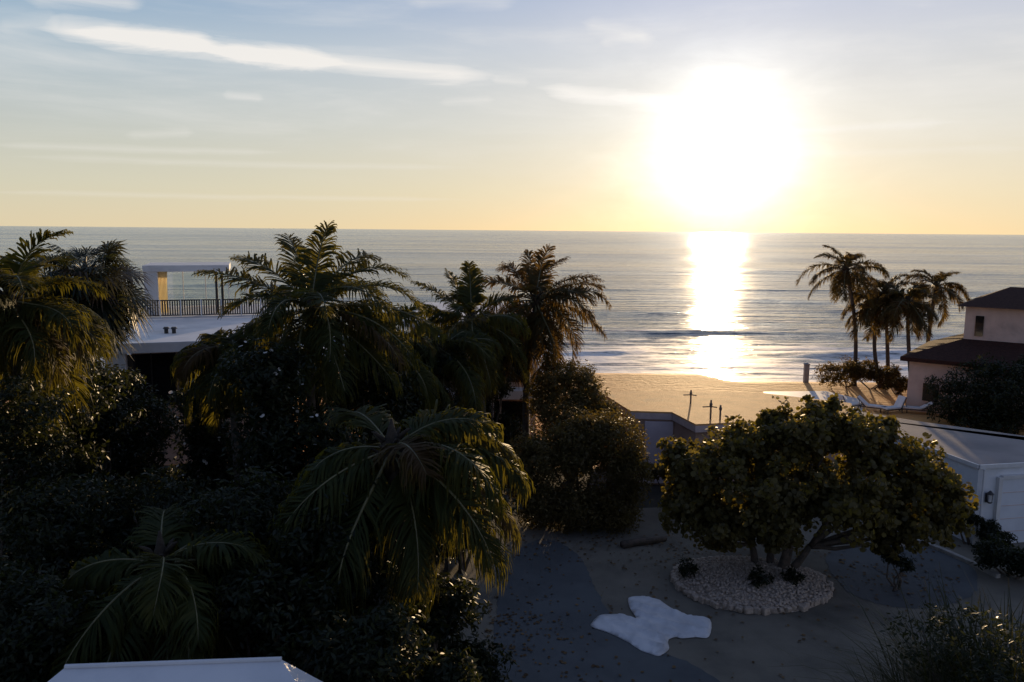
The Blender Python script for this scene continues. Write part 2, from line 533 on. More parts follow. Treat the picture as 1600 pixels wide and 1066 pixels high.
nt.l.new(bg.outputs[0], wo.inputs['Surface'])

S.view_settings.view_transform = 'Standard'
S.view_settings.look = 'None'
S.view_settings.exposure = 0.0
S.view_settings.gamma = 1.0

# ------------------------------------------------------------------ ground, beach, sea
rs = np.random.RandomState(5)


def waves_np(x, y, n, lmin, lmax, seed, squash=1.0):
    r = np.random.RandomState(seed)
    h = np.zeros_like(x)
    for i in range(n):
        lam = lmin * (lmax / lmin) ** r.rand()
        a = r.rand() * 2 * PI
        h += np.sin((x * math.cos(a) * squash + y * math.sin(a)) * 2 * PI / lam + r.rand() * 6.3) * r.uniform(0.5, 1)
    return h / n


def grid(name, xs, ys, zf, mat_, smooth=True, fan=False):
    A, B = np.meshgrid(xs, ys)
    if fan:
        A = A * B
    Zz = zf(A, B)
    V = np.stack([A, B, Zz], -1).reshape(-1, 3)
    nx, ny = len(xs), len(ys)
    i = np.arange(nx * ny).reshape(ny, nx)
    F = np.stack([i[:-1, :-1], i[:-1, 1:], i[1:, 1:], i[1:, :-1]], -1).reshape(-1, 4)
    o = np_obj(name, V, [F], mat_, None, smooth)
    return o


SEA = -1.5
ya, yb = G(1020, 588).y, G(1180, 600).y
xk0, xk1 = G(1100, 590).x, G(1155, 600).x


def crest(x):
    t = np.clip((x - xk0) / (xk1 - xk0), 0, 1)
    t = t * t * (3 - 2 * t)
    return ya + (yb - ya) * t + 0.25 * np.sin(x * 0.23) * (x < xk0 + 4)


def ground_z(x, y):
    d = y - 40
    return np.where(d < 0, 0.0, -0.03 * d - 0.004 * d * d).clip(-9, 0) + 0.02 * waves_np(x, y, 8, 2, 9, 3)


o = grid('ground', np.linspace(-500, 500, 120), np.concatenate([np.linspace(-120, 0, 12), np.linspace(2, 90, 60), np.linspace(110, 900, 12)]), ground_z, M['soil'])
tag(o, 'dark shaded garden soil under the palms and shrubs', 'ground', kind='structure')


def beach_z(x, y):
    d = y - crest(x)
    z = np.where(d < 0, 0.06 * np.exp(d / 6.0), 0.06 - 0.10 * d - 0.020 * d * d)
    z = np.where(d > 6, 0.06 - 0.6 - 0.72 - 0.10 * (d - 6), z)
    return z.clip(-8, 1) + 0.035 * waves_np(x, y, 14, 0.9, 6, 8) + 0.012


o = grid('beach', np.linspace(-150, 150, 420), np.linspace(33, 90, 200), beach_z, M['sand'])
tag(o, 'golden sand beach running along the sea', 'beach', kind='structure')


BREAK = []                       # swell lines: distance at x=0, slope, height, width, seed
for py, ht, wdt, sl, sd_ in ((541, .50, 1.7, -.05, 3), (553, .62, 1.6, .02, 4), (522, .55, 2.2, .03, 5), (505, .35, 2.0, -.03, 9), (488, .62, 2.8, .01, 6), (470, .3, 2.5, .02, 10), (452, .50, 4.0, -.02, 7), (575, .20, .9, .05, 8), (425, .5, 6.0, .01, 11)):
    BREAK.append((G(1080, py, SEA).y, sl, ht, wdt, sd_))


def sea_z(x, y):
    h = np.zeros_like(x)
    for d0, sl, ht, wdt, sd_ in BREAK:
        yc = d0 + sl * (x - 12) + (d0 / 77) * (1.5 * waves_np(x, y * 0, 8, 16, 60, sd_) * 2 + .35 * waves_np(x, y * 0, 6, 4, 12, sd_ + 20))
        u = (y - yc) / wdt
        prof = np.where(u < 0, np.exp(-(u / .55) ** 2), np.exp(-(u / 1.5) ** 2))      # steep toward the shore
        am = np.clip(.52 + 1.9 * waves_np(x, y * 0, 9, 14 * d0 / 77, 75 * d0 / 77, sd_ + 40), .0, 1.15)
        h += 0.68 * ht * am * prof
    h += 0.05 * waves_np(x, y, 24, 1.6, 7, 14) * 3 * np.exp(-y / 160.0)
    h += 0.10 * waves_np(x, y, 16, 12, 40, 15) * 2 * np.exp(-y / 300.0)
    return SEA + h * (1 - np.exp(-np.clip(y - 56, 0, 99) / 6.0))


ys = [50.0]
while ys[-1] < 60000:
    ys.append(ys[-1] + max(0.32, (ys[-1] / 55.0) ** 2 * 0.32))
    if ys[-1] > 2500:
        ys[-1] += ys[-1] * 0.15
o = grid('sea', np.linspace(-1.7, 1.7, 420), np.array(ys), sea_z, M['sea'], True, True)
tag(o, 'calm silver sea with low swell and surf', 'sea', kind='structure')


def sheet(name, pts, z, mat_, label, cat, kind='structure', sub=1):
    if sub > 1:                                # rounded, slightly ragged outline
        n_ = len(pts)
        rr_ = random.Random(name)
        new = []
        for i in range(n_):
            p0, p1, p2, p3 = (Vector(pts[(i + k) % n_]) for k in (-1, 0, 1, 2))
            for j in range(sub):
                t = j / sub
                q = .5 * ((2 * p1) + (p2 - p0) * t + (2 * p0 - 5 * p1 + 4 * p2 - p3) * t * t + (3 * p1 - p0 - 3 * p2 + p3) * t ** 3)
                new.append(q + Vector((rr_.uniform(-.04, .04), rr_.uniform(-.04, .04), 0)))
        pts = new
    b_ = MB()
    b_.add([(p[0], p[1], z) for p in pts], [tuple(range(len(pts)))])
    o = b_.build(name, mat_)
    if o.data.polygons[0].normal.z < 0:
        o.data.flip_normals()
    return tag(o, label, cat, kind=kind)


def poly_px(pts, z=0.0):
    return [G(px, py, z) for px, py in pts]


sheet('gravel_forecourt', poly_px([(700, 815), (860, 800), (1100, 790), (1420, 800), (1700, 860), (1900, 1000), (1700, 1300), (600, 1300), (700, 1000)], 0.03), 0.03, M['gravel'],
      'grey gravel forecourt around the planted island', 'forecourt')
sheet('driveway', poly_px([(848, 842), (905, 868), (930, 920), (985, 990), (1130, 1066), (1350, 1250), (740, 1250), (765, 1066), (775, 960), (790, 880)], 0.045), 0.045, M['asphalt'],
      'dark asphalt driveway at the edge of the shrubs', 'driveway', sub=14)
sheet('side_drive', poly_px([(1300, 860), (1425, 846), (1515, 884), (1520, 930), (1440, 950), (1360, 940), (1310, 910)], 0.04), 0.04, M['asphalt'],
      'dark paved apron in front of the garage', 'driveway', sub=10)
bk = MB()
kp = [(1400, 858), (1425, 848), (1440, 851), (1478, 866), (1518, 884), (1560, 905)]
for a, c in zip(kp[:-1], kp[1:]):
    pa, pc = G(*a), G(*c)
    d = (pc - pa)
    mid = (pa + pc) / 2
    bk.box((mid.x, mid.y, 0.07), (d.length, 0.16, 0.16), math.atan2(d.y, d.x))
tag(bk.build('kerb', M['kerb'], bevel=0.02), 'pale concrete kerb bordering the garage apron', 'kerb', kind='structure')
sheet('pool_deck', poly_px([(1192, 612), (1290, 611), (1345, 624), (1350, 648), (1210, 642)], 0.14), 0.14, M['deck'],
      'pale stone pool deck on the sand', 'deck')

# ------------------------------------------------------------------ foliage builders
LEAF = {
    'blade': (np.array([[0, 0], [0.28, 0.16], [0.62, 0.15], [1.0, 0.0], [0.62, -0.15], [0.28, -0.16]]), 1.0),
    'round': (np.array([[0, 0], [0.15, 0.38], [0.6, 0.5], [1.0, 0.22], [1.0, -0.22], [0.6, -0.5], [0.15, -0.38]]), 1.0),
}


def leaf_cloud(blobs, n, size, rng, shape='blade', flat=0.5, shell=0.42, up=0.4, spread=0.26, reach=(0.66, 1.22), vary=(0.65, 1.25)):
    """leaves spread through the volume of several lumps; gaps between the clumps"""
    blobs = [(np.array(c, float), np.array(r, float)) for c, r in blobs]
    wts = np.array([r[0] * r[1] + r[1] * r[2] + r[0] * r[2] for _, r in blobs])
    wts /= wts.sum()
    pos, nor = [], []
    for (c, r), wgt in zip(blobs, wts):
        k = max(8, int(n * wgt))
        d = rng.normal(size=(k, 3))
        d /= np.linalg.norm(d, axis=1)[:, None]
        # clumps: pull directions toward random twig directions
        nt_ = max(10, k // 38)
        tw = rng.normal(size=(nt_, 3))
        tw /= np.linalg.norm(tw, axis=1)[:, None]
        pick = rng.randint(0, nt_, k)
        tl = rng.uniform(reach[0], reach[1], nt_)
        d = d * spread + tw[pick]
        d /= np.linalg.norm(d, axis=1)[:, None]
        rad = (1 - shell * rng.rand(k) ** 1.6) * tl[pick]
        cut = rng.rand(nt_) < .10
        rad = np.where(cut[pick], rad * .75, rad)
        p = c + d * r * rad[:, None]
        keep = np.ones(k, bool)
        for (c2, r2) in blobs:
            if c2 is c:
                continue
            q = (p - c2) / r2
            keep &= (q * q).sum(1) > 0.36
        pos.append(p[keep])
        nor.append(d[keep])
    for (c, r), wgt in zip(blobs, wts):          # inner leaves
        k = int(n * wgt * 0.28)
        d = rng.normal(size=(k, 3))
        d /= np.linalg.norm(d, axis=1)[:, None]
        pos.append(c + d * r * (0.72 * rng.rand(k)[:, None] ** 0.4))
        nor.append(d)
    p = np.concatenate(pos)
    nr = np.concatenate(nor)
    k = len(p)
    nr = nr * (1 - flat) + rng.normal(size=(k, 3)) * 0.55
    nr[:, 2] += up
    nr /= np.linalg.norm(nr, axis=1)[:, None]
    t = np.cross(nr, rng.normal(size=(k, 3)))
    t /= np.linalg.norm(t, axis=1)[:, None] + 1e-9
    b_ = np.cross(nr, t)
    sh = LEAF[shape][0]
    ns = len(sh)
    sz = size * rng.uniform(vary[0], vary[1], k)
    V = p[:, None, :] + sz[:, None, None] * (sh[None, :, 0, None] * t[:, None, :] + sh[None, :, 1, None] * b_[:, None, :]
                                           - 0.18 * (sh[None, :, 0, None] ** 2) * nr[:, None, :])
    V = V.reshape(-1, 3)
    F = np.arange(k * ns).reshape(k, ns)
    return V, F


def bush(name, base, blobs, n, size, leaf, label, cat, seed, group=None, shape='blade', stems=5, up=0.4, shell=0.42, crown='foliage', stem='stem', srad=0.05, flower=0):
    """blobs are (dx, dy, z, rx, ry, rz) relative to the base"""
    rng = np.random.RandomState(seed)
    root = empty(name, base, label, cat, group)
    bl = [((x, y, z), (rx, ry, rz)) for x, y, z, rx, ry, rz in blobs]
    V, F = leaf_cloud(bl, n, size, rng, shape, shell=shell, up=up)
    np_obj(crown, V, [F], M[leaf], root)
    b_ = MB()
    for i in range(stems):
        c, r = bl[i % len(bl)]
        e = Vector(c) + Vector((rng.uniform(-.4, .4) * r[0], rng.uniform(-.4, .4) * r[1], 0.2 * r[2]))
        s = Vector((rng.uniform(-.15, .15), rng.uniform(-.15, .15), -0.05))
        mid = s.lerp(e, 0.5) + Vector((rng.uniform(-.2, .2), rng.uniform(-.2, .2), -0.1))
        pts = [s, s.lerp(mid, .5), mid, mid.lerp(e, .55), e]
        b_.tube(pts, [srad, srad * .85, srad * .65, srad * .45, srad * .2], 7)
    b_.build(stem, M['bark'], root, smooth=True)
    if flower:
        V, F = leaf_cloud(bl, flower, 0.10, rng, 'round', shell=0.06, up=0.8)
        np_obj('blossom', V, [F], M['flower'], root)
    return root


def frond_arrays(L, e0, bend, leaf_len, rng, n_leaf=80, droop=0.5, width=0.05, sway=0.0, power=1.35, vee=0.25, gap=0.0):
    ns = 26
    t = np.linspace(0, 1, ns)
    ang_ = e0 - bend * t ** power
    yaw = sway * t ** 1.5
    dx = np.cos(ang_) * np.cos(yaw)
    dy = np.cos(ang_) * np.sin(yaw)
    dz = np.sin(ang_)
    T = np.stack([dx, dy, dz], 1)
    pts = np.concatenate([[[0, 0, 0]], np.cumsum((T[1:] + T[:-1]) / 2 * (L / (ns - 1)), 0)])
    Vs, Fq, Ft = [], [], []
    # rachis: three sided tapered stalk
    side = np.stack([-np.sin(yaw), np.cos(yaw), np.zeros(ns)], 1)
    up = np.cross(T, side)
    rw = (0.042 * (1 - t) ** 0.8 + 0.006)[:, None] * (L / 3.4)
    ring = np.stack([pts + side * rw, pts + up * rw * 0.7, pts - side * rw, pts - up * rw * 0.8], 1)
    Vs.append(ring.reshape(-1, 3))
    i = np.arange(ns - 1)[:, None]
    for k in range(4):
        k2 = (k + 1) % 4
        Fq.append(np.concatenate([i * 4 + k, i * 4 + k2, (i + 1) * 4 + k2, (i + 1) * 4 + k], 1))
    off = ns * 4
    for s in (-1, 1):
        tl = np.linspace(0.13, 0.995, n_leaf) + rng.uniform(-.4, .4, n_leaf) * 0.85 / n_leaf
        tl = tl.clip(0.1, 1.0)
        if gap:
            tl = tl[rng.rand(len(tl)) > gap]
        k = len(tl)
        bp = np.stack([np.interp(tl, t, pts[:, j]) for j in range(3)], 1)
        tt = np.stack([np.interp(tl, t, T[:, j]) for j in range(3)], 1)
        sd_ = np.stack([np.interp(tl, t, side[:, j]) for j in range(3)], 1) * s
        uu = np.stack([np.interp(tl, t, up[:, j]) for j in range(3)], 1)
        prof = np.sin(PI * (0.16 + 0.76 * tl ** 0.9)) ** 0.7
        ln = leaf_len * prof * rng.uniform(0.72, 1.15, k)
        fw = np.radians(28 + 34 * tl ** 2 + 15 * np.sin(tl * rng.uniform(9, 22) + rng.rand() * 6.3) + rng.uniform(-14, 14, k))
        vv = vee + rng.uniform(-.22, .22, k)
        d = sd_ * np.cos(fw)[:, None] + tt * np.sin(fw)[:, None] + uu * vv[:, None]
        d /= np.linalg.norm(d, axis=1)[:, None]
        dn = np.array([0, 0, -1.0])
        dr = (droop * rng.uniform(0.7, 1.35, k))[:, None]
        lnc = ln[:, None]
        m1 = bp + d * lnc * 0.45 + dn * lnc * dr * 0.14
        m2 = bp + d * lnc * (0.78 - 0.12 * dr) + dn * lnc * dr * 0.42
        tip = bp + d * lnc * (0.96 - 0.28 * dr) + dn * lnc * dr * 0.85
        wd = tt * (width * rng.uniform(0.8, 1.2, k))[:, None]
        V = np.stack([bp - wd * .35, bp + wd * .35, m1 - wd * .5, m1 + wd * .5, m2 - wd * .36, m2 + wd * .36, tip], 1)
        Vs.append(V.reshape(-1, 3))
        q = off + np.arange(k)[:, None] * 7
        Fq.append(np.concatenate([q, q + 1, q + 3, q + 2], 1))
        Fq.append(np.concatenate([q + 2, q + 3, q + 5, q + 4], 1))
        Ft.append(np.concatenate([q + 4, q + 5, q + 6], 1))
        off += k * 7
    return np.concatenate(Vs), [np.concatenate(Fq), np.concatenate(Ft)]


def fan_arrays(L, e0, bend, rad, rng, nseg=34):
    """a fan leaf: stalk and a pleated circle of pointed fingers"""
    t = np.linspace(0, 1, 10)
    a = e0 - bend * t
    T = np.stack([np.cos(a), np.zeros(10), np.sin(a)], 1)
    pts = np.concatenate([[[0, 0, 0]], np.cumsum(T[1:] * (L / 9), 0)])
    Vs, Fq, Ft = [], [], []
    rw = (0.022 * (1 - 0.5 * t))[:, None]
    side = np.tile([[0, 1.0, 0]], (10, 1))
    up = np.cross(T, side)
    ring = np.stack([pts + side * rw, pts + up * rw, pts - side * rw, pts - up * rw], 1)
    Vs.append(ring.reshape(-1, 3))
    i = np.arange(9)[:, None]
    for k in range(4):
        k2 = (k + 1) % 4
        Fq.append(np.concatenate([i * 4 + k, i * 4 + k2, (i + 1) * 4 + k2, (i + 1) * 4 + k], 1))
    c, tt, uu = pts[-1], T[-1], up[-1]
    th = np.linspace(-2.3, 2.3, nseg) + rng.uniform(-.03, .03, nseg)
    d = np.cos(th)[:, None] * tt + np.sin(th)[:, None] * np.array([0, 1.0, 0]) + 0.10 * np.where(np.arange(nseg) % 2, 1, -1)[:, None] * uu
    wv = -np.sin(th)[:, None] * tt + np.cos(th)[:, None] * np.array([0, 1.0, 0])
    ln = (rad * (1 - 0.22 * np.abs(th / 2.3) ** 2) * rng.uniform(0.88, 1.08, nseg))[:, None]
    dn = np.array([0, 0, -1.0])
    m1 = c + d * ln * 0.55
    tip = c + d * ln * 0.93 + dn * ln * rng.uniform(0.1, 0.4, nseg)[:, None]
    wd = wv * ln * 0.042
    V = np.stack([c + d * 0.02 - wd * .1, c + d * 0.02 + wd * .1, m1 - wd, m1 + wd, tip], 1)
    Vs.append(V.reshape(-1, 3))
    q = 40 + np.arange(nseg)[:, None] * 5
    Fq.append(np.concatenate([q, q + 1, q + 3, q + 2], 1))
    Ft.append(np.concatenate([q + 2, q + 3, q + 4], 1))
    return np.concatenate(Vs), [np.concatenate(Fq), np.concatenate(Ft)]


def palm_trunk(root, top, r0, r1, rng, lean=0.6):
    n = 44
    pts, rad = [], []
    bow = Vector((rng.uniform(-1, 1), rng.uniform(-.5, .5), 0)) * lean
    for i in range(n):
        t = i / (n - 1)
        p = Vector(top) * t + bow * math.sin(PI * t) * 0.5
        p.z = top[2] * t - (0.1 if i == 0 else 0)
        pts.append(p)
        rad.append((r0 + (r1 - r0) * t ** 0.7) * (1 + 0.06 * (i % 2)) + 0.6 * r0 * math.exp(-t * top[2] / 0.35))
    b_ = MB()
    b_.tube(pts, rad, 12)
    return b_.build('trunk', M['trunk'], root, smooth=True)


def palm(name, base, top, label, cat, seed, leaf='coconut', n=24, L=3.2, leaf_len=0.85, r=0.15, group=None, fronds=None, lo=-35, hi=80,
         droop=0.55, wind=(0, 0), kind='feather', width=0.06, lean=0.6, n_leaf=84, dead=0):
    """top: crown centre in the world; extra fronds: (azimuth deg from +X, elevation, bend, length factor)"""
    rng = np.random.RandomState(seed)
    base = Vector(base)
    root = empty(name, base, label, cat, group)
    tp = Vector(top) - base
    palm_trunk(root, tp, r, r * 0.68, rng, lean)
    # heart of the crown: leaf bases and fibre
    b_ = MB()
    rr = r * 1.25
    b_.tube([(0, 0, -0.55), (0, 0, -0.2), (0, 0, 0.05), (0, 0, 0.32), (0, 0, 0.6)], [r * .7, rr * 1.0, rr * .95, rr * .45, 0.02], 10)
    for k in range(14):
        a = k * 2.4
        o_ = Vector((math.cos(a), math.sin(a), 0))
        z = -0.35 + 0.045 * k
        b_.tube([o_ * rr * .7 + Vector((0, 0, z)), o_ * (rr * 1.5) + Vector((0, 0, z + .16)), o_ * (rr * 1.9) + Vector((0, 0, z + .2))], [0.05, 0.035, 0.012], 5)
    crown = b_.build('crown', M['fibre'], root, smooth=True)
    crown.location = tp
    spec = []
    for k in range(n):
        u = (k + 0.5) / n
        a = k * 137.5 + rng.uniform(-26, 26)
        e = hi + (lo - hi) * u ** 0.85 + rng.uniform(-11, 11)
        bd = 42 + 55 * (1 - abs(u - 0.45)) + rng.uniform(-22, 22)
        if e < 0:
            bd *= 0.72
        c_ = math.cos(R(a))
        e += -c_ * 12 * wind[0] * 2
        bd *= 1 + c_ * wind[0] * 0.5
        spec.append((a, e, bd, rng.uniform(0.74, 1.12) * (0.72 + 0.4 * min(1, 2.2 * u))))
    for s in (fronds or []):
        spec.append(s)
    for (a, e, bd, lf) in spec:
        ar = R(a)
        pw_ = 1.35
        if n and rng.rand() < .13:               # snapped frond
            pw_, bd = 4.0, 105
        if kind == 'feather':
            wx = wind[0] * -math.sin(ar) + wind[1] * math.cos(ar)      # side push
            V, F = frond_arrays(L * lf, R(e), R(bd), leaf_len * (0.8 + 0.2 * lf), rng, n_leaf, droop * rng.uniform(.75, 1.3) * (0.5 if e > 28 else 1.0), width, sway=wx + rng.uniform(-.3, .3), gap=rng.choice([.03, .06, .25]), power=pw_)
        else:
            V, F = fan_arrays(L * 0.55 * lf, R(e), R(bd * 0.5), L * 0.5 * lf, rng)
        ob = np_obj('frond', V, F, M[leaf], crown)
        ob.data.materials.append(M['rachis'])
        nr_q = (25 if kind == 'feather' else 9) * 4
        mi = np.zeros(len(ob.data.polygons), np.int32)
        mi[:nr_q] = 1
        ob.data.polygons.foreach_set('material_index', mi)
        ob.rotation_euler = (rng.uniform(-.35, .35), 0, ar)
        ob.location = (math.cos(ar) * r * .8, math.sin(ar) * r * .8, 0.15 * math.sin(R(e)))
    return root


# ------------------------------------------------------------------ buildings
def on(p, z):
    return Vector((p.x, p.y, z))


def frame_of(A, B):
    """unit vectors along a front from A to B and away from it"""
    u = Vector((B.x - A.x, B.y - A.y, 0)).normalized()
    return u, Vector((-u.y, u.x, 0))


# white terrace house, left ----------------------------------------------------
Z1 = 5.46
A = G(158, 538, Z1)
u, v = frame_of(A, G(470, 528, Z1))
if v.y < 0: v = -v


def PL(px, py, d):                       # photo pixel on the vertical plane d metres behind the front, in the house's own axes
    r_ = ray(px, py)
    t_ = (d - (C0 - A).dot(v)) / r_.dot(v)
    p_ = C0 + r_ * t_ - A
    return Vector((p_.dot(u), d, p_.z + Z1))


DEP = (G(215, 498.5, Z1) - A).dot(v)
root = empty('terrace_house', on(A, 0), 'white modern house with a flat lower roof below its railed roof terrace', 'house', rz=math.atan2(u.y, u.x))
xb = (G(215, 498.5, Z1) - A).dot(u)
WID = PL(455, 540, 0).x
bx = MB(); bx.prism([(0, 0), (WID, 0), (WID, DEP + .1), (xb, DEP + .1)], Z1 - .42, Z1)
bx.build('roof', M['white_roof'], root, bevel=0.02)
bx = MB(); bx.box((.45, .30, (Z1 - .42) / 2), (.75, .5, Z1 - .422)); bx.build('pillar', M['white_wall'], root, bevel=0.02)
bx = MB(); bx.box((WID / 2 + .4, DEP / 2 + .9, (Z1 - .43) / 2), (WID - .9, DEP - 1.2, Z1 - .43)); bx.build('wall', M['grey_wall'], root)
nwin = 4
for k in range(nwin):
    cxw = 1.6 + k * 2.0
    yw = .9 + .6 - .035
    bx = MB(); bx.box((cxw, yw, 3.7), (1.8, .06, 2.2)); wn = bx.build('window', M['glass'], root)
    bx = MB()
    for dx in (-.92, 0, .92):
        bx.box((cxw + dx, yw - .04, 3.7), (.05, .05, 2.3))
    bx.box((cxw, yw - .045, 4.87), (1.9, .06, .05))
    bx.build('frame', M['dark_metal'], wn)
for px in (260, 272):
    p = G(px, 521, Z1) - A
    x, y = p.dot(u), p.dot(v)
    bx = MB()
    bx.tube([(x, y, Z1 - .01), (x, y, Z1 + .20)], .085, 10)
    bx.tube([(x, y, Z1 + .20), (x, y, Z1 + .28)], [.15, .09], 10)
    bx.build('roof_vent', M['dark_metal'], root)
TY = DEP + .05
x0, x1 = PL(215, 490, TY).x, PL(440, 490, TY).x
bx = MB(); bx.box(((x0 + x1) / 2, TY + 3.3, Z1 / 2 + .02), (x1 - x0 + .2, 6.4, Z1 + .04)); bx.build('terrace_floor', M['white_wall'], root)
zr = PL(300, 468.5, TY).z
bx = MB()
bx.box(((x0 + x1) / 2, TY + .18, zr - .03), (x1 - x0, .06, .06))
bx.box(((x0 + x1) / 2, TY + .18, Z1 + .12), (x1 - x0, .05, .05))
rl = bx.build('railing', M['dark_metal'], root)
n = min(92, int((x1 - x0) / .115))
for k in range(n + 1):
    bx = MB(); bx.box((x0 + k * (x1 - x0) / n, TY + .18, (Z1 + .145 + zr - .06) / 2), (.068, .03, zr - Z1 - .21))
    bx.build('baluster', M['dark_metal'], rl)
for k in range(8):
    bx = MB(); bx.box((x0 + .06 + k * (x1 - x0 - .12) / 7, TY + .12, (Z1 + .04 + zr) / 2), (.05, .05, zr - Z1 - .04))
    bx.build('post', M['white_metal'], rl)
pd = TY + 1.6
pl, pr = PL(222, 415, pd), PL(358, 415, pd)
zt_, zb_ = pl.z, PL(222, 425, pd).z
bx = MB(); bx.box(((pl.x + pr.x) / 2, pd + 1.9, (zt_ + zb_) / 2), (pr.x - pl.x, 3.8, zt_ - zb_)); bx.build('pavilion_roof', M['white_wall'], root, bevel=0.015)
cw = PL(246, 440, pd).x - pl.x
zf_ = Z1 + .045
bx = MB(); bx.box((pl.x + cw / 2 + .02, pd + 1.3, (zf_ + zb_) / 2), (cw - .04, 2.5, zb_ - zf_)); bx.build('pavilion_wall', M['white_wall'], root)
for q in (338, 347):
    x = PL(q, 440, pd + .2).x
    bx = MB(); bx.box((x, pd + .2, (zf_ + zb_) / 2), (.13, .13, zb_ - zf_)); bx.build('pavilion_post', M['dark_metal'], root)
# curtain drawn beside the pavilion wall
xa_, xc_ = PL(246.5, 440, pd + .5).x, PL(262, 440, pd + .5).x
nx_, nz_ = 60, 12
V, F = [], []
for j in range(nz_ + 1):
    tz = j / nz_
    for i_ in range(nx_ + 1):
        tx = i_ / nx_
        V.append((xa_ + (xc_ - xa_) * (tx * (1 - .12 * math.sin(PI * tz)) + .05 * math.sin(PI * tz)), pd + .5 + .05 * math.sin(tx * 44 + .5 * math.sin(5 * tz)) * (1 - .3 * tz), zf_ + .03 + (zb_ - zf_ - .05) * tz))
F = [(j * (nx_ + 1) + i_, j * (nx_ + 1) + i_ + 1, (j + 1) * (nx_ + 1) + i_ + 1, (j + 1) * (nx_ + 1) + i_) for j in range(nz_) for i_ in range(nx_)]
m_, n_, b_, o_ = mat('curtain_cloth')
b_.inputs['Base Color'].default_value = (0.62, 0.55, 0.42, 1)
b_.inputs['Roughness'].default_value = 0.9
t_ = n_.node('ShaderNodeBsdfTranslucent')
n_.put(t_.inputs['Color'], n_.mix(n_.noise(n_.node('ShaderNodeTexCoord').outputs['Object'], 3.0, 4), (0.80, 0.68, 0.42, 1), (0.70, 0.58, 0.34, 1)))
x_ = n_.node('ShaderNodeMixShader'); x_.inputs[0].default_value = .65
n_.l.new(b_.outputs[0], x_.inputs[1]); n_.l.new(t_.outputs[0], x_.inputs[2]); n_.l.new(x_.outputs[0], o_.inputs['Surface'])
bx = MB(); bx.add(V, F)
cu = bx.build('curtain', m_, smooth=True)
cu.location = root.location; cu.rotation_euler = root.rotation_euler
tag(cu, 'glowing yellow curtain hanging in the roof pavilion', 'curtain')
ys_ = pd + 4.2
for q in (286, 321, 357, 385):
    x = PL(q, 440, ys_).x
    bx = MB(); bx.box((x, ys_, zf_ + 1.0), (.05, .05, 2.0)); bx.build('screen_post', M['white_metal'], root)
xs0, xs1 = PL(270, 440, ys_).x, PL(385, 440, ys_).x
bx = MB(); bx.box(((xs0 + xs1) / 2, ys_ + .05, zf_ + .98), (xs1 - xs0, .02, 1.9)); bx.build('glass_screen', M['clear'], root)

# villa behind the middle palms --------------------------------------------------
YV = 36.0
a, c = P(640, 500, YV), P(838, 500, YV)
root = empty('villa', on(a, 0), 'pale two storey villa half hidden behind the middle palms', 'house')
W2 = c.x - a.x
zt = a.z
bx = MB(); bx.box((W2 / 2, 4.3, zt - .15), (W2 + .5, 9.2, 0.3)); bx.build('roof', M['white_wall'], root, bevel=0.02)
bx = MB(); bx.box((W2 / 2, 4.5, (zt - .3) / 2), (W2, 8.0, zt - .3)); bx.build('wall', M['grey_wall'], root)
zf = P(780, 615, YV).z
bx = MB(); bx.box((W2 / 2 + .1, 0.1, zf), (W2 + .3, 0.9, 0.42)); bx.build('balcony_slab', M['white_wall'], root, bevel=0.02)
for q, s in ((735, .1), (769, .16), (833, .22)):
    x = P(q, 640, YV).x - a.x
    bx = MB(); bx.box((x, -0.05, (zf - .21) / 2), (s, s, zf - .21)); bx.build('column', M['white_wall'], root)
x = P(836, 590, YV).x - a.x
bx = MB(); bx.box((x, -0.05, (zf + .21 + zt - .3) / 2), (.28, .28, zt - .3 - zf - .21)); bx.build('column', M['white_wall'], root)
for x in (W2 * .32, W2 * .60, W2 * .84):
    for z, h in ((zf / 2 - .1, zf - .7), ((zf + zt) / 2, zt - zf - .9)):
        bx = MB(); bx.box((x, .47, z), (1.3, 0.06, h)); wn = bx.build('window', M['glass'], root)
        bx = MB()
        for dx in (-.67, .67): bx.box((x + dx, .44, z), (.05, .05, h))
        bx.build('frame', M['white_metal'], wn)

# low beach house with sandy flat roof ------------------------------------------------
ZB = 3.0
front = [(948, 619), (985, 642), (1050, 644), (1087, 663), (1130, 661), (1335, 651)]
rear = [(1330, 630), (1190, 614), (930, 610)]
pts = [G(x, y, ZB) for x, y in front + rear]
o0 = on(pts[1], 0)
root = empty('beach_house', o0, 'low house with a stepped sandy flat roof beyond the hedge', 'house')
pl_ = [(p.x - o0.x, p.y - o0.y) for p in pts]
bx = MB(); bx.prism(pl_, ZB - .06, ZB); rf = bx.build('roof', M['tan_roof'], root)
# fascia: a thin border just under the roof edge
bx = MB()
n = len(pl_)
cx = sum(p[0] for p in pl_) / n; cy = sum(p[1] for p in pl_) / n
for i in range(n):
    p, q = Vector(pl_[i]), Vector(pl_[(i + 1) % n])
    d = q - p
    mid = (p + q) / 2
    nn = Vector((-d.y, d.x)).normalized()
    if nn.dot(Vector((cx, cy)) - mid) < 0: nn = -nn
    mid = mid + nn * 0.055
    bx.box((mid.x, mid.y, ZB - .19), (d.length - .004, 0.10, 0.255), math.atan2(d.y, d.x))
bx.build('fascia', M['fascia'], root)
bx = MB()
inset = []
for p in pl_:
    q = Vector((p[0] - cx, p[1] - cy))
    inset.append((cx + q.x * .93, cy + q.y * .90))
bx.prism(inset, 0, ZB - .065)
bx.build('wall', M['grey_wall'], root)
pa, pb = G(1008, 655, ZB - .3) - o0, G(1052, 655, ZB - .3) - o0
bx = MB(); bx.box(((pa.x + pb.x) / 2, min(p[1] for p in inset[1:3]) - .02, 1.35), (pb.x - pa.x, 0.07, 2.5)); bx.build('shutter', M['lilac_panel'], root)
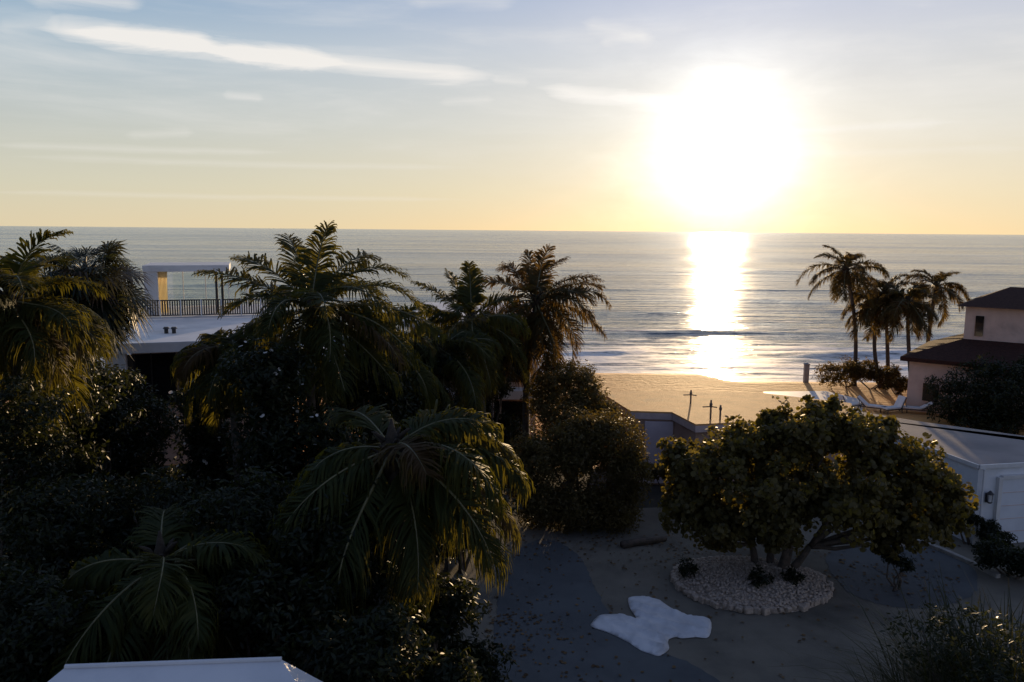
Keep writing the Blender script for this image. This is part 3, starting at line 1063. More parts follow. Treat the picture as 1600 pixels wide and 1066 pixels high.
for q, y1, y0 in ((1079, 609, 631), (1110, 624, 655), (1125, 632, 657)):
    p = G(q, y0, ZB) - o0
    h = (y0 - y1) * (p.y + o0.y) / FPX
    bx = MB()
    bx.tube([(p.x, p.y, ZB - .02), (p.x, p.y, ZB + h)], 0.035, 8)
    bx.tube([(p.x, p.y, ZB + h * .68), (p.x, p.y, ZB + h * .80), (p.x, p.y, ZB + h * .92)], [0.05, 0.06, 0.02], 8)
    if q != 1125:
        bx.tube([(p.x - .30, p.y + .05, ZB + h * .62), (p.x, p.y, ZB + h * .66), (p.x + .22, p.y - .05, ZB + h * .63)], 0.022, 6)
    bx.build('vent_pipe', M['post'], root)

# garage ------------------------------------------------------------------------
ZG = 2.7
gp = [G(1530, 727, ZG), G(1318, 650, ZG), G(1330, 641, ZG), G(1440, 659, ZG), G(1600, 681, ZG), G(1800, 715, ZG)]
A = gp[0]
u, v = Vector((1, 0.0, 0)), None
far = G(1600, 723, ZG)
u = Vector((far.x - A.x, far.y - A.y, 0)).normalized()
gp.append(A + u * 7.5)
root = empty('garage', on(A, 0), 'pale garage with a grey flat roof and a wall lantern beside its door', 'garage')
pg = [(p.x - A.x, p.y - A.y) for p in gp]
bx = MB(); bx.prism(pg, ZG - .05, ZG); bx.build('roof', M['grey_roof'], root)
gi = []
cx = sum(p[0] for p in pg) / len(pg); cy = sum(p[1] for p in pg) / len(pg)
bx = MB(); bx.prism([(p[0] * .995 + cx * .005, p[1] * .995 + cy * .005) for p in pg], 0, ZG - .053); bx.build('wall', M['garage_wall'], root)
rzg = math.atan2(u.y, u.x)
bx = MB()
for p_, q_ in ((pg[1], pg[0]), (pg[0], pg[-1])):
    d_ = Vector((q_[0] - p_[0], q_[1] - p_[1])); n_ = Vector((d_.y, -d_.x)).normalized()
    mid_ = (Vector(p_) + Vector(q_)) / 2 + n_ * .03
    bx.box((mid_.x, mid_.y, ZG - .05), (d_.length, .05, .13), math.atan2(d_.y, d_.x))
bx.build('drip_edge', M['white_metal'], root)
bx = MB()
bx.tube([gl0 for gl0 in [(u.x * .12 + u.y * .10, u.y * .12 - u.x * .10, ZG - .12), (u.x * .12 + u.y * .10, u.y * .12 - u.x * .10, .1)]], .035, 8)
bx.build('downpipe', M['white_metal'], root)
def gl(s, off, z):
    return (u.x * s + u.y * off, u.y * s - u.x * off, z)
bx = MB()
bx.box(gl(3.35, .03, 1.1), (5.0, 0.10, 2.2), rzg)
gd = bx.build('garage_door', M['door_paint'], root)
bx = MB()
for k in range(1, 5):
    bx.box(gl(3.35, .084, .44 * k), (4.9, 0.012, 0.02), rzg)
bx.build('panel_joint', M['fascia'], gd)
bx = MB()
bx.box(gl(0.77, .05, 1.14), (.14, .14, 2.28), rzg)
bx.box(gl(3.35, .05, 2.27), (5.02, .14, .12), rzg)
bx.build('door_frame', M['white_wall'], root)
bx = MB()
s0 = gl(.38, .14, 1.62)
bx.box(gl(.38, .04, 1.62), (.12, .06, .3), rzg)
bx.tube([(s0[0], s0[1], 1.46), (s0[0], s0[1], 1.50)], [.05, .09], 8)
bx.tube([(s0[0], s0[1], 1.76), (s0[0], s0[1], 1.88)], [.12, .02], 8)
for k in range(4):
    a = k * PI / 2 + .4
    bx.tube([(s0[0] + .075 * math.cos(a), s0[1] + .075 * math.sin(a), 1.49), (s0[0] + .095 * math.cos(a), s0[1] + .095 * math.sin(a), 1.77)], .009, 5)
lt = bx.build('wall_lantern', M['dark_metal'], root)
bx = MB(); bx.tube([(s0[0], s0[1], 1.51), (s0[0], s0[1], 1.75)], [.06, .075], 8); bx.build('lantern_glass', M['cushion'], lt)

# brown roofed house, right --------------------------------------------------------
def hip(mb, x0, x1, y0, y1, z0, z1, rx, ry):
    vs = [(x0, y0, z0), (x1, y0, z0), (x1, y1, z0), (x0, y1, z0), (x0 + rx, y0 + ry, z1), (x1 - rx, y0 + ry, z1), (x1 - rx, y1 - ry, z1), (x0 + rx, y1 - ry, z1)]
    mb.add(vs, [(3, 2, 1, 0), (0, 1, 5, 4), (1, 2, 6, 5), (2, 3, 7, 6), (3, 0, 4, 7), (4, 5, 6, 7)])
YR = 46.0
e0 = P(1499, 478, YR); zc = e0.z
a = P(1506, 520, YR)
root = empty('brown_roofed_house', on(a, 0), 'cream two storey house with brown hipped roofs at the right', 'house', rz=R(-37))
ap = P(1562, 446, YR + 3.2)
bx = MB(); bx.box((4.5, 3.6, (zc) / 2), (9, 7.2, zc)); bx.build('wall', M['cream_wall'], root)
bx = MB(); hip(bx, -.45, 9.5, -.5, 7.7, zc, ap.z, 2.2, 4.05); bx.build('roof', M['brown_roof'], root)
bx = MB(); bx.box((.75, -.03, (P(1523, 508, YR).z)), (.42, .08, 1.15)); wn = bx.build('window', M['glass'], root)
zl0, zl1 = P(1446, 566, 43).z, P(1505, 533, 45).z
bx = MB()
bx.add([(-2.6, -3.4, zl0), (9, -3.4, zl0), (9, -.02, zl1), (-.02, -.02, zl1), (-.02, 5, zl1), (-2.6, 5, zl0),
        (-2.6, -3.4, zl0 - .22), (9, -3.4, zl0 - .22), (9, -.02, zl0 - .22), (-.02, -.02, zl0 - .22), (-.02, 5, zl0 - .22), (-2.6, 5, zl0 - .22)],
       [(0, 1, 2, 3), (0, 3, 4, 5), (0, 6, 7, 1), (0, 5, 11, 6), (6, 11, 10, 9), (6, 9, 8, 7), (1, 7, 8, 2), (5, 4, 10, 11)])
bx.build('lower_roof', M['brown_roof'], root)
bx = MB(); bx.prism([(-2.2, -2.9), (8.9, -2.9), (8.9, -.03), (-.03, -.03), (-.03, 4.9), (-2.2, 4.9)], 0, zl0 - .225); bx.build('lower_wall', M['cream_wall'], root)
bx = MB(); bx.box((-1.0, -2.93, 1.2), (.8, .08, 1.0)); bx.build('window', M['glass'], root)

# near white hip roof at the bottom of the picture ------------------------------------------
ZR = 4.0
ra, rb = G(102, 1043, ZR), G(440, 1031, ZR)
la, lb = G(66, 1070, ZR - .28), G(545, 1070, ZR - .45)
root = empty('outbuilding', (ra.x, ra.y - 2, 0), 'small outbuilding with a white hipped metal roof at the lower left', 'outbuilding')
ox, oy = ra.x, ra.y - 2
bx = MB()
def rel(p): return (p.x - ox, p.y - oy, p.z)
el_ = Vector((ra.x - 1.5, ra.y - 2.6, ZR - 1.0)); er_ = Vector((rb.x + 2.2, rb.y - 2.6, ZR - 1.0))
fl_ = Vector((ra.x - .9, ra.y + .5, ZR - 1.0)); fr_ = Vector((rb.x + 1.1, rb.y + .5, ZR - 1.0))
bx.add([rel(ra), rel(rb), rel(er_), rel(el_), rel(fr_), rel(fl_), (el_.x - ox, el_.y - oy, ZR - 1.1), (er_.x - ox, er_.y - oy, ZR - 1.1), (fr_.x - ox, fr_.y - oy, ZR - 1.1), (fl_.x - ox, fl_.y - oy, ZR - 1.1)],
       [(0, 3, 2, 1), (1, 2, 4), (0, 1, 4, 5), (0, 5, 3), (3, 6, 7, 2), (2, 7, 8, 4), (4, 8, 9, 5), (5, 9, 6, 3), (6, 9, 8, 7)])
rf = bx.build('roof', M['metal_roof'], root)
bx = MB(); bx.tube([rel(ra + Vector((0, 0, .01))), rel(rb + Vector((0, 0, .01)))], .035, 8)
bx.build('ridge_cap', M['metal_roof'], rf)
bx = MB(); bx.prism([(el_.x - ox + .4, el_.y - oy + .3), (er_.x - ox - .4, er_.y - oy + .3), (fr_.x - ox - .4, fr_.y - oy - .15), (fl_.x - ox + .4, fl_.y - oy - .15)], 0, ZR - 1.105)
bx.build('wall', M['white_wall'], root)
bx = MB(); bx.box((1.2, .37 - .15 + (fl_.y - oy - .36), 1.2), (.9, .08, 1.1)); bx.build('window', M['glass'], root)

# garden shed glimpsed through the leaves
p = G(405, 716, 2.4)
root = empty('garden_shed', on(p, 0), 'small white flat roof glimpsed through the dark shrubs', 'shed', rz=.15)
bx = MB(); bx.box((0, .6, 2.36), (1.9, 1.6, .12)); bx.build('roof', M['white_roof'], root)
bx = MB(); bx.box((0, .6, 1.145), (1.7, 1.4, 2.29)); bx.build('wall', M['white_wall'], root)
bx = MB(); bx.box((.1, -.12, 1.0), (.8, .05, 1.9)); d_ = bx.build('door', M['post'], root)

# ------------------------------------------------------------------ small things on the sand
p = G(1259, 597, 0.05)
h = 29 * p.y / FPX
root = empty('marker_post', p, 'grey square post standing alone near the waterline', 'post')
bx = MB(); bx.box((0, 0, h / 2 - .1), (.30, .30, h + .1)); bx.build('shaft', M['kerb'], root, bevel=.02)
bx = MB(); bx.add([(-.18, -.18, h - .05), (.18, -.18, h - .05), (.18, .18, h - .05), (-.18, .18, h - .05), (-.18, -.18, h), (.18, -.18, h), (.18, .18, h), (-.18, .18, h), (0, 0, h + .09)],
                  [(3, 2, 1, 0), (0, 1, 5, 4), (1, 2, 6, 5), (2, 3, 7, 6), (3, 0, 4, 7), (4, 5, 8), (5, 6, 8), (6, 7, 8), (7, 4, 8)])
bx.build('cap', M['kerb'], root)


def lounger(px, py, rz, back, label):
    p = G(px, py, 0.03)
    root = empty('sun_lounger', p, label, 'sun lounger', 'sun loungers on the sand', rz)
    root.scale = (.8, .8, .8)
    b1 = MB()
    for s in (-.33, .33):
        b1.box((0.1, s, .30), (1.9, .05, .06))
    for k in range(7):
        b1.box((-.75 + k * .29, 0, .30), (.05, .62, .03))
    b1.build('frame', M['dark_metal'], root)
    for sx_ in (-.75, .95):
        for sy_ in (-.33, .33):
            b1 = MB(); b1.box((sx_, sy_, .135), (.05, .05, .27)); b1.build('leg', M['dark_metal'], root)
    b1 = MB(); b1.box((.42, 0, .39), (1.25, .64, .11)); b1.build('cushion', M['cushion'], root, bevel=.03)
    b1 = MB()
    L_ = .85
    c_ = Vector((-.22 - math.cos(back) * L_ / 2, 0, .40 + math.sin(back) * L_ / 2))
    m_ = Matrix.Translation(c_) @ Matrix.Rotation(back, 4, 'Y')
    vs = [m_ @ Vector((x * L_ / 2, y * .33, z * .055)) for x in (-1, 1) for y in (-1, 1) for z in (-1, 1)]
    b1.add(vs, [(0, 1, 3, 2), (4, 6, 7, 5), (0, 4, 5, 1), (2, 3, 7, 6), (0, 2, 6, 4), (1, 5, 7, 3)])
    b1.build('backrest', M['cushion'], root, bevel=.03)
    b1 = MB()
    for s in (-.34, .34):
        b1.tube([(-.25, s, .31), (-.22 - math.cos(back) * L_, s, .36 + math.sin(back) * L_)], .028, 6)
        b1.tube([(-.70, s, .31), (-.22 - math.cos(back) * L_ * .75, s, .36 + math.sin(back) * L_ * .75)], .02, 6)
    b1.build('backrest_frame', M['dark_metal'], root)


lounger(1322, 640, R(20), R(58), 'white cushioned sun lounger nearest the pale pool deck')
lounger(1360, 642, R(-35), R(40), 'white sun lounger turned toward the shrubs, second from the pool deck')
lounger(1398, 645, R(200), R(62), 'white sun lounger with a steep backrest, second from the right end')
lounger(1432, 646, R(160), R(30), 'white sun lounger at the right end, beside the palm shadows')

# crumpled tarpaulin on the driveway
out1 = [(982, 932), (997, 929), (1014, 931), (1030, 935), (1048, 947), (1075, 959), (1109, 965), (1108, 992), (1086, 993), (1066, 995), (1056, 993), (1046, 996), (1044, 1002), (1045, 1012), (1030, 1022), (1014, 1018), (1000, 1013),
        (985, 1003), (970, 995), (948, 985), (925, 977), (925, 970), (937, 959), (955, 957), (973, 958), (986, 962), (994, 963), (988, 954), (983, 944)]
op = [G(x, y, 0.1) for x, y in out1]
tc_ = sum(op, Vector()) / len(op)
import mathutils.geometry as mg
rng = np.random.RandomState(4)
poly2 = [Vector((p.x - tc_.x, p.y - tc_.y)) for p in op]
ins = []
for i in range(2600):
    q = Vector((rng.uniform(-2, 2), rng.uniform(-1.6, 1.6)))
    c_ = False
    j = len(poly2) - 1
    for i2 in range(len(poly2)):
        a_, b2 = poly2[i2], poly2[j]
        if (a_.y > q.y) != (b2.y > q.y) and q.x < (b2.x - a_.x) * (q.y - a_.y) / (b2.y - a_.y) + a_.x:
            c_ = not c_
        j = i2
    if c_: ins.append(q)
edge = []
for i in range(len(poly2)):
    a_, b2 = poly2[i], poly2[(i + 1) % len(poly2)]
    for k in range(4):
        p0_, p3_ = poly2[i - 1], poly2[(i + 2) % len(poly2)]
        t = k / 4
        q_ = .5 * ((2 * a_) + (b2 - p0_) * t + (2 * p0_ - 5 * a_ + 4 * b2 - p3_) * t * t + (3 * a_ - p0_ - 3 * b2 + p3_) * t ** 3)
        edge.append(q_)
allp = edge + ins
ne = len(edge)
vo, _, fo, _, _, _ = mg.delaunay_2d_cdt(allp, [], [list(range(ne))], 1, 1e-5)
def tarp_h(x, y):
    w_ = 0.5 * math.sin(2.1 * x + 1.3 * y)
    f1_ = 1 - abs(math.sin(3.1 * x + 5.2 * y + 2 * w_))
    f2_ = 1 - abs(math.sin(6.4 * x - 3.3 * y + 3 * math.sin(2.2 * y)))
    f3_ = 1 - abs(math.sin(11 * y + 5 * x + 4 * math.sin(3 * x)))
    return 0.03 + 0.07 * f1_ ** 2 + 0.03 * f2_ ** 2 + 0.006 * f3_
vt = []
for q in vo:
    dmin = min((q - e).length for e in edge)
    k = min(1, dmin / .12)
    vt.append((q.x, q.y, max(0.0, tarp_h(q.x, q.y)) * k + .012))
bx = MB(); bx.add(vt, [tuple(f) for f in fo])
o = bx.build('tarpaulin', M['tarp'], smooth=True)
o.location = (tc_.x, tc_.y, .045)
sm = o.modifiers.new('thickness', 'SOLIDIFY'); sm.thickness = .01
tag(o, 'crumpled white tarpaulin lying on the driveway before the planted island', 'tarpaulin')

# fallen leaves
rng = np.random.RandomState(77)
k = 1100
pts_ = []
while len(pts_) < k:
    q = G(rng.uniform(760, 1500), rng.uniform(835, 1066), .05)
    dd = min(math.hypot(q.x - G(cx_, cy_).x, q.y - G(cx_, cy_).y) for cx_, cy_ in ((850, 845), (950, 845), (1050, 860), (1180, 870), (1330, 890), (1420, 900), (780, 980)))
    if rng.rand() < math.exp(-dd / 1.0) + .03:
        pts_.append((q.x, q.y, .055 + rng.rand() * .02))
pts_ = np.array(pts_)
th = rng.rand(k) * 6.3; sz_ = rng.uniform(.04, .10, k)
tv = np.stack([np.cos(th), np.sin(th), rng.uniform(-.25, .25, k)], 1); bv = np.stack([-np.sin(th), np.cos(th), rng.uniform(-.25, .25, k)], 1)
sh = LEAF['round'][0]
V = pts_[:, None] + sz_[:, None, None] * (sh[None, :, 0, None] * tv[:, None] + sh[None, :, 1, None] * bv[:, None])
V[..., 2] = np.maximum(V[..., 2], .052)
LITTER = (V.reshape(-1, 3), np.arange(k * 7).reshape(k, 7))
M['litter'] = leafmat('dry_leaf', (0.05, 0.032, 0.018), (0.11, 0.065, 0.03), (0.20, 0.13, 0.06), 0.1, (0.2, 0.1, 0.03), 0.7, 0.2)
tag(np_obj('leaf_litter', LITTER[0], [LITTER[1]], M['litter']), 'dry fallen leaves scattered over the gravel forecourt', 'fallen leaves', kind='stuff')

# fallen log at the foot of the hedge
p, q = G(972, 852, .12), G(1040, 841, .12)
bx = MB()
d = (q - p)
bx.tube([p, p + d * .3 + Vector((0, 0.02, .02)), p + d * .7 + Vector((0, -.02, .01)), q], [.13, .12, .11, .085], 10)
lg = bx.build('log', M['bark'], smooth=True)
tag(lg, 'short dark fallen log lying on the gravel by the hedge', 'log')

# planted island
pc = G(1172, 916); ax = (G(1300, 935).x - G(1043, 905).x) / 2; ay = (G(1172, 874).y - G(1172, 955).y) / 2
def isl(x, y): return 0
nr_, na = 14, 64
V, F = [], []
rng = np.random.RandomState(9)
for i in range(nr_):
    t = i / (nr_ - 1)
    for k in range(na):
        a = 2 * PI * k / na
        rr = t * (1 + .02 * math.sin(3 * a + 1))
        z = .26 * (1 - t ** 3) + .10 if t < .999 else .0
        V.append((ax * rr * math.cos(a), ay * rr * math.sin(a), z + rng.uniform(-.012, .012) * (t < .999)))
F = [(i * na + k, (i + 1) * na + k, (i + 1) * na + (k + 1) % na, i * na + (k + 1) % na) for i in range(nr_ - 1) for k in range(na)]
root = empty('planting_bed', (pc.x, pc.y, .03), 'oval raised bed of pale pebbles under the broad tree', 'planting bed')
bx = MB(); bx.add(V, F); bx.build('mound', M['pebble'], root, smooth=True)
# pebbles
ico = np.array([[0, 0, 1], [.9, 0, .35], [.28, .85, .35], [-.72, .52, .35], [-.72, -.52, .35], [.28, -.85, .35], [0, 0, -.6]])
icf = np.array([[0, 1, 2], [0, 2, 3], [0, 3, 4], [0, 4, 5], [0, 5, 1], [6, 2, 1], [6, 3, 2], [6, 4, 3], [6, 5, 4], [6, 1, 5]])
k = 3200
a = rng.rand(k) * 2 * PI; t = np.sqrt(rng.rand(k)) * .985
pp = np.stack([ax * t * np.cos(a), ay * t * np.sin(a), .26 * (1 - t ** 3) + .105], 1)
sz = rng.uniform(.025, .07, k)
rot = rng.rand(k) * 6.3
cs, sn = np.cos(rot), np.sin(rot)
loc_ = ico[None] * sz[:, None, None] * rng.uniform(.7, 1.3, (k, 1, 3))
VX = np.stack([loc_[..., 0] * cs[:, None] - loc_[..., 1] * sn[:, None], loc_[..., 0] * sn[:, None] + loc_[..., 1] * cs[:, None], loc_[..., 2]], -1) + pp[:, None]
FX = (np.arange(k)[:, None, None] * 7 + icf[None]).reshape(-1, 3)
bx = MB()
for q in range(62):
    a_ = 2 * PI * q / 62
    rr = (1 + .02 * math.sin(3 * a_ + 1)) * rng.uniform(.955, 1.025)
    bx.box((ax * rr * math.cos(a_), ay * rr * math.sin(a_), .085), (rng.uniform(.11, .26), rng.uniform(.10, .19), rng.uniform(.11, .20)), a_ + PI / 2 + rng.uniform(-.6, .6), rng.uniform(-.25, .25))
tag(bx.build('border_stones', M['pebble'], root, bevel=.03))
tag(np_obj('pebbles', VX.reshape(-1, 3), [FX], M['pebble'], root), kind='stuff')

# ------------------------------------------------------------------ trees
# broad sea grape tree on the island
gb = G(1212, 900) ; YT = gb.y
def rb_(px, py, dy, r):         # lump relative to the tree base from a photo position
    q = P(px, py, YT + dy) - gb
    return (q.x, q.y, q.z, r[0], r[1], r[2])
blobs = [rb_(1100, 735, 0, (1.1, 1.3, 1.0)), rb_(1165, 700, .5, (1.0, 1.2, .8)), rb_(1240, 680, 0, (1.05, 1.3, .85)), rb_(1305, 672, .4, (.95, 1.2, .75)), rb_(1360, 700, .3, (1.0, 1.2, .85)),
         rb_(1415, 735, 0, (1.0, 1.2, .95)), rb_(1462, 765, .2, (.75, 1.0, .9)), rb_(1320, 780, -.9, (1.2, 1.2, 1.0)), rb_(1210, 780, -.9, (1.2, 1.2, 1.0)),
         rb_(1080, 785, -.3, (.85, 1.0, .85)), rb_(1405, 810, -.6, (1.0, 1.0, .75)), rb_(1125, 815, -.5, (.95, 1.0, .75)), rb_(1468, 820, -.2, (.6, .8, .55)), rb_(1200, 825, -.7, (.9, .9, .6)),
         rb_(1062, 715, .4, (.55, .8, .55)), rb_(1255, 745, 1.0, (1.5, 1.4, 1.2)), rb_(1385, 850, -.6, (.5, .6, .4)), rb_(1130, 845, -.3, (.55, .6, .4)), rb_(1285, 640, .3, (.5, .6, .35)), rb_(1210, 655, .5, (.5, .6, .35)),
         rb_(1385, 665, .5, (.5, .6, .35)), rb_(1500, 790, .1, (.35, .5, .45))]
rng = np.random.RandomState(21)
root = empty('sea_grape_tree', gb, 'broad dense round leaved tree rising from the oval pebble bed', 'tree')
bl = [(b_[:3], b_[3:]) for b_ in blobs]
V, F = leaf_cloud(bl, 40000, .125, rng, 'round', shell=.5, up=.2, spread=.17, reach=(.55, 1.36), vary=(.45, 1.35))
np_obj('crown', V, [F], M['grape_leaf'], root)
bx = MB()
forks = [Vector((-.75, .1, 1.0)), Vector((-.15, .25, 1.25)), Vector((.35, -.1, 1.15)), Vector((.95, 0, .95)), Vector((.1, -.45, 1.05))]
feet = [(-.5, .1), (-.12, .1), (.12, 0), (.28, .05), (-.02, -.12)]
for ft, fk in zip(feet, forks):
    s_ = Vector((*ft, -.05))
    m1_ = s_.lerp(fk, .4) + Vector((rng.uniform(-.08, .08), rng.uniform(-.08, .08), 0))
    bx.tube([s_, s_.lerp(m1_, .5), m1_, m1_.lerp(fk, .55) + Vector((.03, .02, 0)), fk], [.17, .13, .115, .10, .085], 9)
for c_, r_ in bl:
    e = Vector(c_) + Vector((0, 0, -.05))
    fk = min(forks, key=lambda f_: (f_ - e).length)
    k1 = fk.lerp(e, .35) + Vector((rng.uniform(-.15, .15), rng.uniform(-.15, .15), -.08))
    k2 = fk.lerp(e, .7) + Vector((rng.uniform(-.15, .15), rng.uniform(-.15, .15), .03))
    bx.tube([fk + Vector((0, 0, -.04)), fk.lerp(k1, .5), k1, k1.lerp(k2, .5), k2, e], [.075, .068, .06, .05, .04, .015], 7)
bx.build('trunk', M['bark'], root, smooth=True)

# tufts on the bed
for px, py, s, lb in ((1072, 898, .32, 'small dark tuft at the left end of the pebble bed'), (1188, 916, .42, 'dark bushy tuft at the foot of the broad tree, centre of the pebble bed'),
                      (1238, 912, .30, 'small dark tuft on the right half of the pebble bed')):
    p = G(px, py, .3)
    bush('bed_shrub', p, [(0, 0, s * .7, s, s, s * .7), (s * .5, .1, s * .5, s * .6, s * .6, s * .5)], 420, .11, 'shade_leaf', lb, 'shrub', int(px), 'shrubs on the pebble bed', stems=3, srad=.02)

# hedge trees, centre
def blb(px, py, Y, rx, ry, rz, base):
    q = P(px, py, Y) - base
    return (q.x, q.y, q.z, rx, ry, rz)
b0 = G(905, 838); Yh = b0.y + 1.0; b0 = Vector((b0.x, Yh, 0))
bush('clipped_hedge', b0, [blb(840, 715, Yh, .9, 1.0, .95, b0), blb(900, 700, Yh + .2, 1.1, 1.1, 1.15, b0), blb(960, 700, Yh, 1.05, 1.1, 1.15, b0), blb(985, 735, Yh - .2, .65, .9, 1.1, b0),
                           blb(840, 780, Yh - .2, .95, 1.0, 1.0, b0), blb(900, 790, Yh - .3, 1.1, 1.1, 1.0, b0), blb(960, 790, Yh - .2, 1.05, 1.0, 1.0, b0), blb(810, 740, Yh, .5, .7, .8, b0), blb(930, 668, Yh + .4, .9, .9, .55, b0)],
     42000, .13, 'hedge_leaf', 'tall dark hedge clump beside the driveway, left of the broad tree', 'hedge', 31, stems=9, srad=.06, up=.3)
b1 = P(893, 640, 31.5); b1.z = 0
bush('hedge_tree', b1, [blb(870, 590, 31.5, .95, 1, .8, b1), blb(905, 597, 31.5, .9, 1, .85, b1), blb(925, 625, 31.2, .75, .9, .8, b1), blb(880, 640, 31, 1.3, 1.2, 1.2, b1), blb(850, 620, 31.8, .8, .9, 1.0, b1), blb(945, 650, 31, .6, .8, .7, b1), blb(885, 690, 31, 1.3, 1.1, 1.3, b1)],
     26000, .13, 'hedge_leaf', 'feathery tree rising behind the hedge in front of the surf', 'tree', 32, stems=7, srad=.07, crown='crown', stem='trunk')

# dark shrubs filling the garden on the left ---------------------------------------------------
DARK = [
    # px, top py, base Y, radius x, label, leaf size
    (50, 570, 22, 2.3, 'dark shrub below the left edge palm'),
    (190, 574, 26.5, 1.7, 'tall dark tree in front of the terrace house pillar'),
    (345, 590, 23.5, 1.5, 'dark leafy tree before the terrace house'),
    (440, 545, 19.5, 1.5, 'dark leafy tree under the tall leaning coconut palm'),
    (560, 535, 23, 1.9, 'rounded dark tree right of the tall coconut palm'),
    (655, 530, 26.5, 1.7, 'dark tree below the middle palms, beside the villa'),
    (760, 520, 33.8, 1.7, 'dark tree between the two middle palms'),
    (10, 600, 17.5, 1.6, 'dark shrub in front of the left edge palm trunk'),
    (130, 560, 24.5, 1.7, 'dark tree under the dense fan palm'),
    (495, 640, 19.5, 1.5, 'dark shrub between the tall leaning palm and the near drooping palm'),
    (720, 690, 22.5, 1.6, 'dark shrub at the driveway edge below the villa'),
    (100, 760, 16, 2.0, 'big dark shrub at the lower left edge'),
    (250, 745, 17.5, 1.9, 'dark shrub behind the drooping lower left palm'),
    (395, 745, 15.0, 1.6, 'dark shrub in front of the little white shed roof'),
    (500, 760, 14.0, 1.4, 'dark shrub left of the near palm trunk'),
    (690, 890, 14.5, 1.1, 'dark shrub right of the near palm trunk, by the driveway'),
    (20, 900, 12.0, 1.5, 'dark shrub in the lower left corner'),
    (400, 890, 12.6, 1.4, 'dark shrub behind the white hipped roof'),
    (560, 930, 12.0, 1.3, 'dark shrub right of the white hipped roof'),
    (690, 985, 11.8, 0.8, 'low dark shrub bordering the driveway at the bottom'),
    (170, 940, 12.8, 1.4, 'dark shrub below the drooping lower left palm'),
]
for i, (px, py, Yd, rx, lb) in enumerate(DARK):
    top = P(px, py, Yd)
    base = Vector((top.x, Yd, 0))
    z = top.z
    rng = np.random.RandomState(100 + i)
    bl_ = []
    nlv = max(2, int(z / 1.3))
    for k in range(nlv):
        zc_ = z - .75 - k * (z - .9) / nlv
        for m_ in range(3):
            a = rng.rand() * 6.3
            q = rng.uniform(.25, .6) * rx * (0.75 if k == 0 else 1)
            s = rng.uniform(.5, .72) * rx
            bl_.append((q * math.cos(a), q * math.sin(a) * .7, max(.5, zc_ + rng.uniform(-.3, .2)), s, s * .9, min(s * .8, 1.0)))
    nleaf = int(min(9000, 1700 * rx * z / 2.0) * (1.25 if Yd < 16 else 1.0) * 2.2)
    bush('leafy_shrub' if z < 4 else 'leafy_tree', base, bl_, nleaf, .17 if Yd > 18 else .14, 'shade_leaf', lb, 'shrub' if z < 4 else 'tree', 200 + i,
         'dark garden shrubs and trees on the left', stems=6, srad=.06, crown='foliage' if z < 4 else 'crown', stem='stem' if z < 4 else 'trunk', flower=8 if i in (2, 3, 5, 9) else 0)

# shrubs on the right
def rshrub(px, py, Yd, rx, lb, leaf='shade_leaf', n=4000, size=.15, h=None, group=None, wide=1.0, flower=0):
    top = P(px, py, Yd)
    base = Vector((top.x, Yd, 0))
    z = top.z
    rng = np.random.RandomState(int(px * 3 + py))
    bl_ = []
    nlv = max(1, int(z / 1.2))
    for k in range(nlv):
        zc_ = max(.35, z - .55 * min(rx, z) - k * (z - .6) / nlv)
        for m_ in range(4):
            a = rng.rand() * 6.3
            q = rng.uniform(.3, .7) * rx
            s = rng.uniform(.42, .6) * rx
            bl_.append((q * math.cos(a) * wide, q * math.sin(a) * .6, zc_ + rng.uniform(-.15, .1), s * wide, s * .8, min(s * .75, z * .5)))
    return bush('leafy_shrub', base, bl_, n, size, leaf, lb, 'shrub', int(px + py), group, stems=5, srad=.04, flower=flower)
rshrub(1545, 552, 41, 2.4, 'large dark shrub hiding the front of the brown roofed house', n=8000, size=.2)
rshrub(1600, 540, 40, 2.5, 'large dark shrub at the right edge in front of the brown roofed house', n=8000, size=.2)
rshrub(1497, 578, 42.0, 1.7, 'small shrub against the cream lower wall of the brown roofed house', n=2500, size=.16)
rshrub(1328, 552, 51.5, 2.1, 'rounded beach shrub at the foot of the tallest leaning palm', 'coast_palm', 5000, .17)
rshrub(1366, 560, 51, 1.7, 'beach shrub between the tallest leaning palm and the twin palms', 'coast_palm', 3500, .17)
rshrub(1400, 586, 49.5, 1.0, 'low beach shrub beneath the twin palms', 'coast_palm', 2200, .15)
rshrub(1438, 585, 50, .9, 'low beach shrub between the right pair of palms', 'coast_palm', 1800, .15)
rshrub(1552, 812, 24.6, .8, 'rounded green shrub against the garage door', n=3500, size=.10)
rshrub(1590, 838, 22.5, 1.2, 'dark shrub at the right edge below the garage', n=4500, size=.12)
rshrub(1518, 795, 25.0, .55, 'dark shrub at the garage corner below the lantern', n=2200, size=.10)
rshrub(1405, 862, 21.5, .45, 'low dark shrub where the pale kerb begins', n=1200, size=.09)
rshrub(925, 800, 26.2, .7, 'low flowering shrub at the foot of the tall hedge', n=1500, size=.10, flower=9)
rshrub(1046, 712, 27.6, .9, 'bright green shrub against the wall of the low beach house', 'hedge_leaf', 4200, .13)


rshrub(1585, 930, 11.7, 1.5, 'dark bushy shrub among the tall grasses at the lower right edge', n=6000, size=.09)
rshrub(1520, 1010, 10.9, 1.0, 'low dark shrub at the foot of the grasses, lower right', n=4500, size=.09)


